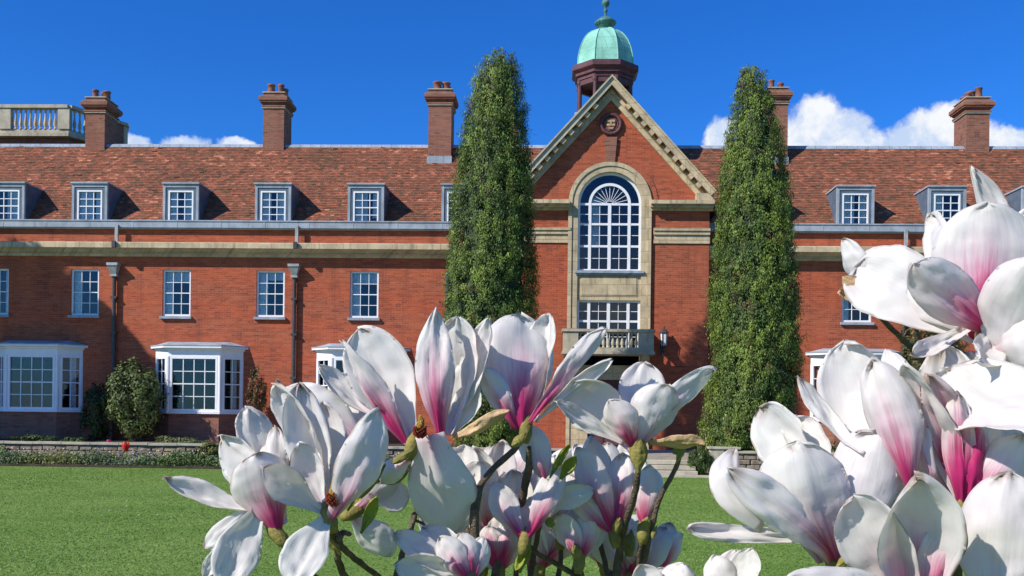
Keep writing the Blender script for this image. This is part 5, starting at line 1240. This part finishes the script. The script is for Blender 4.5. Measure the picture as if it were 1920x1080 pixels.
branch(T1, [(1086, 1056, 0.935), (1092, 1080, 0.94), (1098, 1110, 0.95)], [0.003, 0.0038, 0.005])
branch(T1, [(1030, 914, 0.9), (1018, 960, 0.93), (1002, 1030, 0.95), (990, 1110, 0.95)], [0.0028, 0.003, 0.004, 0.005])
branch(T1, [(912, 1008, 0.982), (902, 1050, 0.95), (894, 1100, 0.92)], [0.003, 0.004, 0.005])
for p_, r_ in [((655, 1098, 0.86), 0.005), ((894, 1105, 0.9), 0.008), ((920, 1105, 0.92), 0.007), ((1150, 1105, 0.96), 0.007), ((738, 1096, 0.9), 0.005), ((990, 1105, 0.95), 0.005), ((1190, 1105, 0.95), 0.006), ((620, 1098, 0.86), 0.004), ((1120, 1098, 0.97), 0.005), ((1098, 1105, 0.95), 0.004), ((735, 1097, 0.92), 0.004), ((886, 1098, 0.84), 0.003)]:
    ground_stem(T1, p_, r_, (f1.x+random.uniform(-0.05, 0.05), f1.y+random.uniform(-0.03, 0.05)))
# young leaves and bud scales
for b, t, w, D, mt in [((622, 985), (600, 1000), 26, 0.79, 'scale'), ((640, 1040), (600, 985), 30, 0.80, 'scale'), ((676, 1000), (706, 930), 30, 0.80, 'newleaf'), ((655, 960), (718, 868), 24, 0.86, 'newleaf'), ((700, 905), (765, 885), 36, 0.88, 'newleaf'),
                       ((1030, 896), (1068, 832), 20, 0.885, 'newleaf'), ((1050, 898), (1082, 856), 32, 0.895, 'newleaf'), ((986, 1030), (966, 1070), 22, 0.90, 'newleaf'), ((975, 1075), (990, 1015), 30, 0.90, 'newleaf'), ((930, 1030), (915, 1000), 20, 0.93, 'newleaf'),
                       ((985, 812), (960, 838), 26, 0.87, 'scale'), ((1022, 968), (1036, 990), 22, 0.9, 'newleaf'), ((1282, 842), (1262, 850), 24, 0.895, 'newleaf'), ((1268, 870), (1286, 832), 16, 0.897, 'scale'), ((1232, 985), (1222, 1010), 12, 0.915, 'scale'), ((1205, 1000), (1214, 968), 24, 0.918, 'scale'),
                       ((1152, 1008), (1164, 970), 26, 0.926, 'scale'), ((1086, 1056), (1078, 1020), 26, 0.926, 'scale'), ((772, 845), (735, 870), 22, 0.85, 'scale')]:
    bud_scale(T1, b, t, w, D, mt, 'leaf' if mt == 'newleaf' else 'bud_scale', 'i' if mt == 'newleaf' else 'o', roll=15)

# --- right cluster
flower(T2, (1846, 640), 0.68, [
    (1818, 314, 0.02, 52, 'i', 22, dict(b=(1836, 620), sb=0.22, sharp=1.1, mx=0.7, pink=0.1)),
    (1836, 388, 0.0, 178, 'o', 4, dict(pink=1.0, mx=0.66, sharp=0.4, cup=60, bow=0.14)),
    (1602, 486, 0.04, 150, 'i', 16, dict(pink=0.3, twist=0, mx=0.70, sharp=0.35, cup=24, base=0.2, bow=0.02, curl=-0.05)),
    (1706, 486, -0.03, 96, 'o', 14, dict(pink=1.0, mx=0.55, cup=50, b=(1850, 632))),
    (1948, 482, -0.05, 132, 'o', 14, dict(b=(1872, 690), pink=0.25, cup=55, bow=0.1, sharp=0.6)),
    (1930, 392, 0.03, 96, 'i', -10, dict(pink=0.1)),
    (1745, 400, 0.05, 70, 'o', -30, dict(pink=0.2, mx=0.7)),
    (1704, 548, 0.03, 66, 'o', 0, dict(pink=0.1, mx=0.6, b=(1800, 615))),
    (1712, 657, -0.02, 36, 'i', 20, dict(b=(1822, 614), bow=0.16, pink=0.2, base=0.5)),
    (1832, 672, -0.045, 66, 'i', 0, dict(b=(1886, 600), pink=0.1)),
    (1960, 640, -0.05, 110, 'o', 0, dict(b=(1850, 660), pink=0.5)),
])
flower(T2, (1806, 958), 0.64, [
    (1636, 676, 0.0, 98, 'o', -8, dict(b=(1708, 922), pink=0.85, mx=0.52, sharp=0.7, cup=60, bow=0.1)),
    (1690, 686, -0.015, 78, 'i', -30, dict(pink=0.5, mx=0.5, sharp=0.8)),
    (1738, 700, -0.012, 74, 'i', 0, dict(pink=2.0, mx=0.55)),
    (1786, 735, 0.0, 58, 'o', 14, dict(pink=1.3, mx=0.55, cup=35)),
    (1835, 770, -0.004, 64, 'o', 8, dict(pink=1.6, mx=0.6, cup=35)),
    (1782, 700, 0.025, 170, 'i', 30, dict(b=(1960, 800), bd=-0.06, twist=0, pink=0.0, mx=0.55, sharp=0.5, cup=20, base=0.5, bow=0.05, rag=2.5, dent=1.4)),
    (1916, 815, -0.01, 96, 'o', 10, dict(pink=0.95, mx=0.55)),
    (1868, 780, 0.0, 92, 'o', 0, dict(pink=1.0)),
    (1765, 652, 0.05, 130, 'i', 0, dict(pink=0.4, sharp=0.5)),
    (1822, 664, 0.045, 90, 'i', 12, dict(pink=0.4)),
    (1582, 652, 0.06, 136, 'i', -6, dict(b=(1680, 900), pink=0.1, sharp=0.5, mx=0.68)),
    (1495, 710, 0.03, 44, 'i', 22, dict(b=(1618, 850), pink=0.0, sharp=1.2)),
    (1672, 655, 0.03, 72, 'o', -12, dict(b=(1740, 900), pink=0.3, sharp=0.8)),
    (1720, 760, 0.03, 100, 'i', 0, dict(pink=0.9)),
    (1880, 700, 0.05, 130, 'i', 0, dict(pink=0.6)),
], cone=(1790, 900, 46, -0.01))
flower(T2, (1566, 1060), 0.65, [
    (1428, 760, 0.05, 104, 'i', -30, dict(b=(1540, 930), pink=0.2, sharp=0.35, mx=0.66, cup=60)),
    (1500, 772, 0.05, 86, 'i', 20, dict(b=(1548, 900), pink=0.2, sharp=0.6)),
    (1384, 838, 0.02, 62, 'o', 30, dict(b=(1430, 985), sb=0.34, pink=0.1, mx=0.5, base=0.5, sharp=0.7)),
    (1290, 984, 0.0, 36, 'i', 15, dict(b=(1530, 1018), pink=0.1, base=0.5, mx=0.72, sharp=0.5, bow=0.03)),
    (1368, 872, -0.03, 78, 'o', 26, dict(pink=0.7, b=(1560, 1068), mx=0.6)),
    (1448, 866, 0.0, 90, 'i', 10, dict(pink=0.4, b=(1550, 1050))),
    (1500, 828, -0.02, 160, 'o', 0, dict(pink=0.7, mx=0.60, sharp=0.45, cup=62, bow=0.14)),
    (1640, 812, 0.0, 130, 'o', 12, dict(pink=0.55, mx=0.64, sharp=0.45, cup=60)),
    (1690, 880, 0.03, 90, 'o', 20, dict(pink=0.7)),
])
flower(T2, (1722, 1150), 0.60, [
    (1712, 896, -0.03, 152, 'i', 0, dict(pink=0.95, mx=0.5, sharp=0.8, cup=62, bow=0.12, base=0.5)),
    (1598, 940, -0.01, 128, 'i', -20, dict(pink=0.8, mx=0.55, sharp=0.5, cup=55, base=0.5)),
    (1800, 968, -0.005, 86, 'o', 26, dict(pink=1.0)),
    (1896, 888, 0.0, 160, 'o', 12, dict(b=(1872, 1170), pink=0.3, mx=0.5, sharp=0.5, cup=55)),
    (1470, 1072, -0.03, 74, 'o', 0, dict(b=(1700, 1120), pink=0.2, mx=0.5)),
    (1955, 920, 0.0, 120, 'o', 10, dict(b=(1900, 1160), pink=0.6)),
])
flower(T2, (1372, 1130), 0.70, [(1412, 1028, 0.0, 62, 'i', -10, dict(pink=0.3, sharp=0.9)), (1344, 1040, 0.01, 62, 'o', 10, dict(pink=0.4)), (1380, 1032, 0.02, 60, 'i', 0, dict(pink=0.2))])
flower(T2, (1236, 1140), 0.74, [(1196, 1062, 0.0, 66, 'i', 10, dict(pink=0.2)), (1282, 1056, 0.0, 70, 'o', 0, dict(pink=0.3)), (1240, 1062, 0.02, 60, 'i', 0, dict(pink=0.2))])
flower(T2, (1640, 556), 0.74, [(1578, 452, 0.0, 52, 'o', -16, dict(pink=0.2, sharp=0.6, curl=0.1)), (1600, 500, 0.02, 46, 'i', 10, dict(pink=0.0)),
                              (1582, 520, -0.01, 34, 'o', 0, dict(mat='tanpetal')), (1604, 508, -0.005, 36, 'i', 20, dict(mat='tanpetal')), (1626, 512, 0.0, 34, 'o', 10, dict(mat='tanpetal')), (1574, 548, -0.01, 28, 'i', 40, dict(mat='tanpetal', b=(1620, 556)))])
branch(T2, [(1640, 556, 0.742), (1650, 592, 0.76), (1690, 634, 0.80), (1740, 690, 0.84), (1790, 800, 0.84), (1840, 1000, 0.82), (1850, 1110, 0.8)], [0.0025, 0.003, 0.0032, 0.004, 0.005, 0.007, 0.008])
branch(T2, [(1846, 646, 0.684), (1840, 700, 0.76), (1830, 850, 0.82), (1840, 1000, 0.82)], [0.003, 0.0045, 0.005, 0.006])
branch(T2, [(1700, 560, 0.80), (1712, 600, 0.81), (1740, 690, 0.84)], [0.002, 0.0028, 0.004])
branch(T2, [(1806, 962, 0.645), (1800, 1010, 0.72), (1790, 1110, 0.76)], [0.003, 0.005, 0.006])
branch(T2, [(1566, 1064, 0.655), (1580, 1085, 0.70), (1620, 1120, 0.74)], [0.003, 0.0045, 0.005])
for p_, r_ in [((1850, 1108, 0.8), 0.008), ((1790, 1108, 0.76), 0.006), ((1620, 1118, 0.74), 0.005), ((1722, 1152, 0.604), 0.004), ((1372, 1132, 0.702), 0.003), ((1236, 1142, 0.742), 0.003)]:
    ground_stem(T2, p_, r_, (f2.x+0.1+random.uniform(-0.05, 0.05), f2.y+0.1+random.uniform(-0.03, 0.05)))
for b, t, w, D in [((1640, 560), (1618, 520), 24, 0.735), ((1566, 1066), (1600, 1040), 24, 0.64)]: bud_scale(T2, b, t, w, D)

SC.render.resolution_x = 1024; SC.render.resolution_y = 576
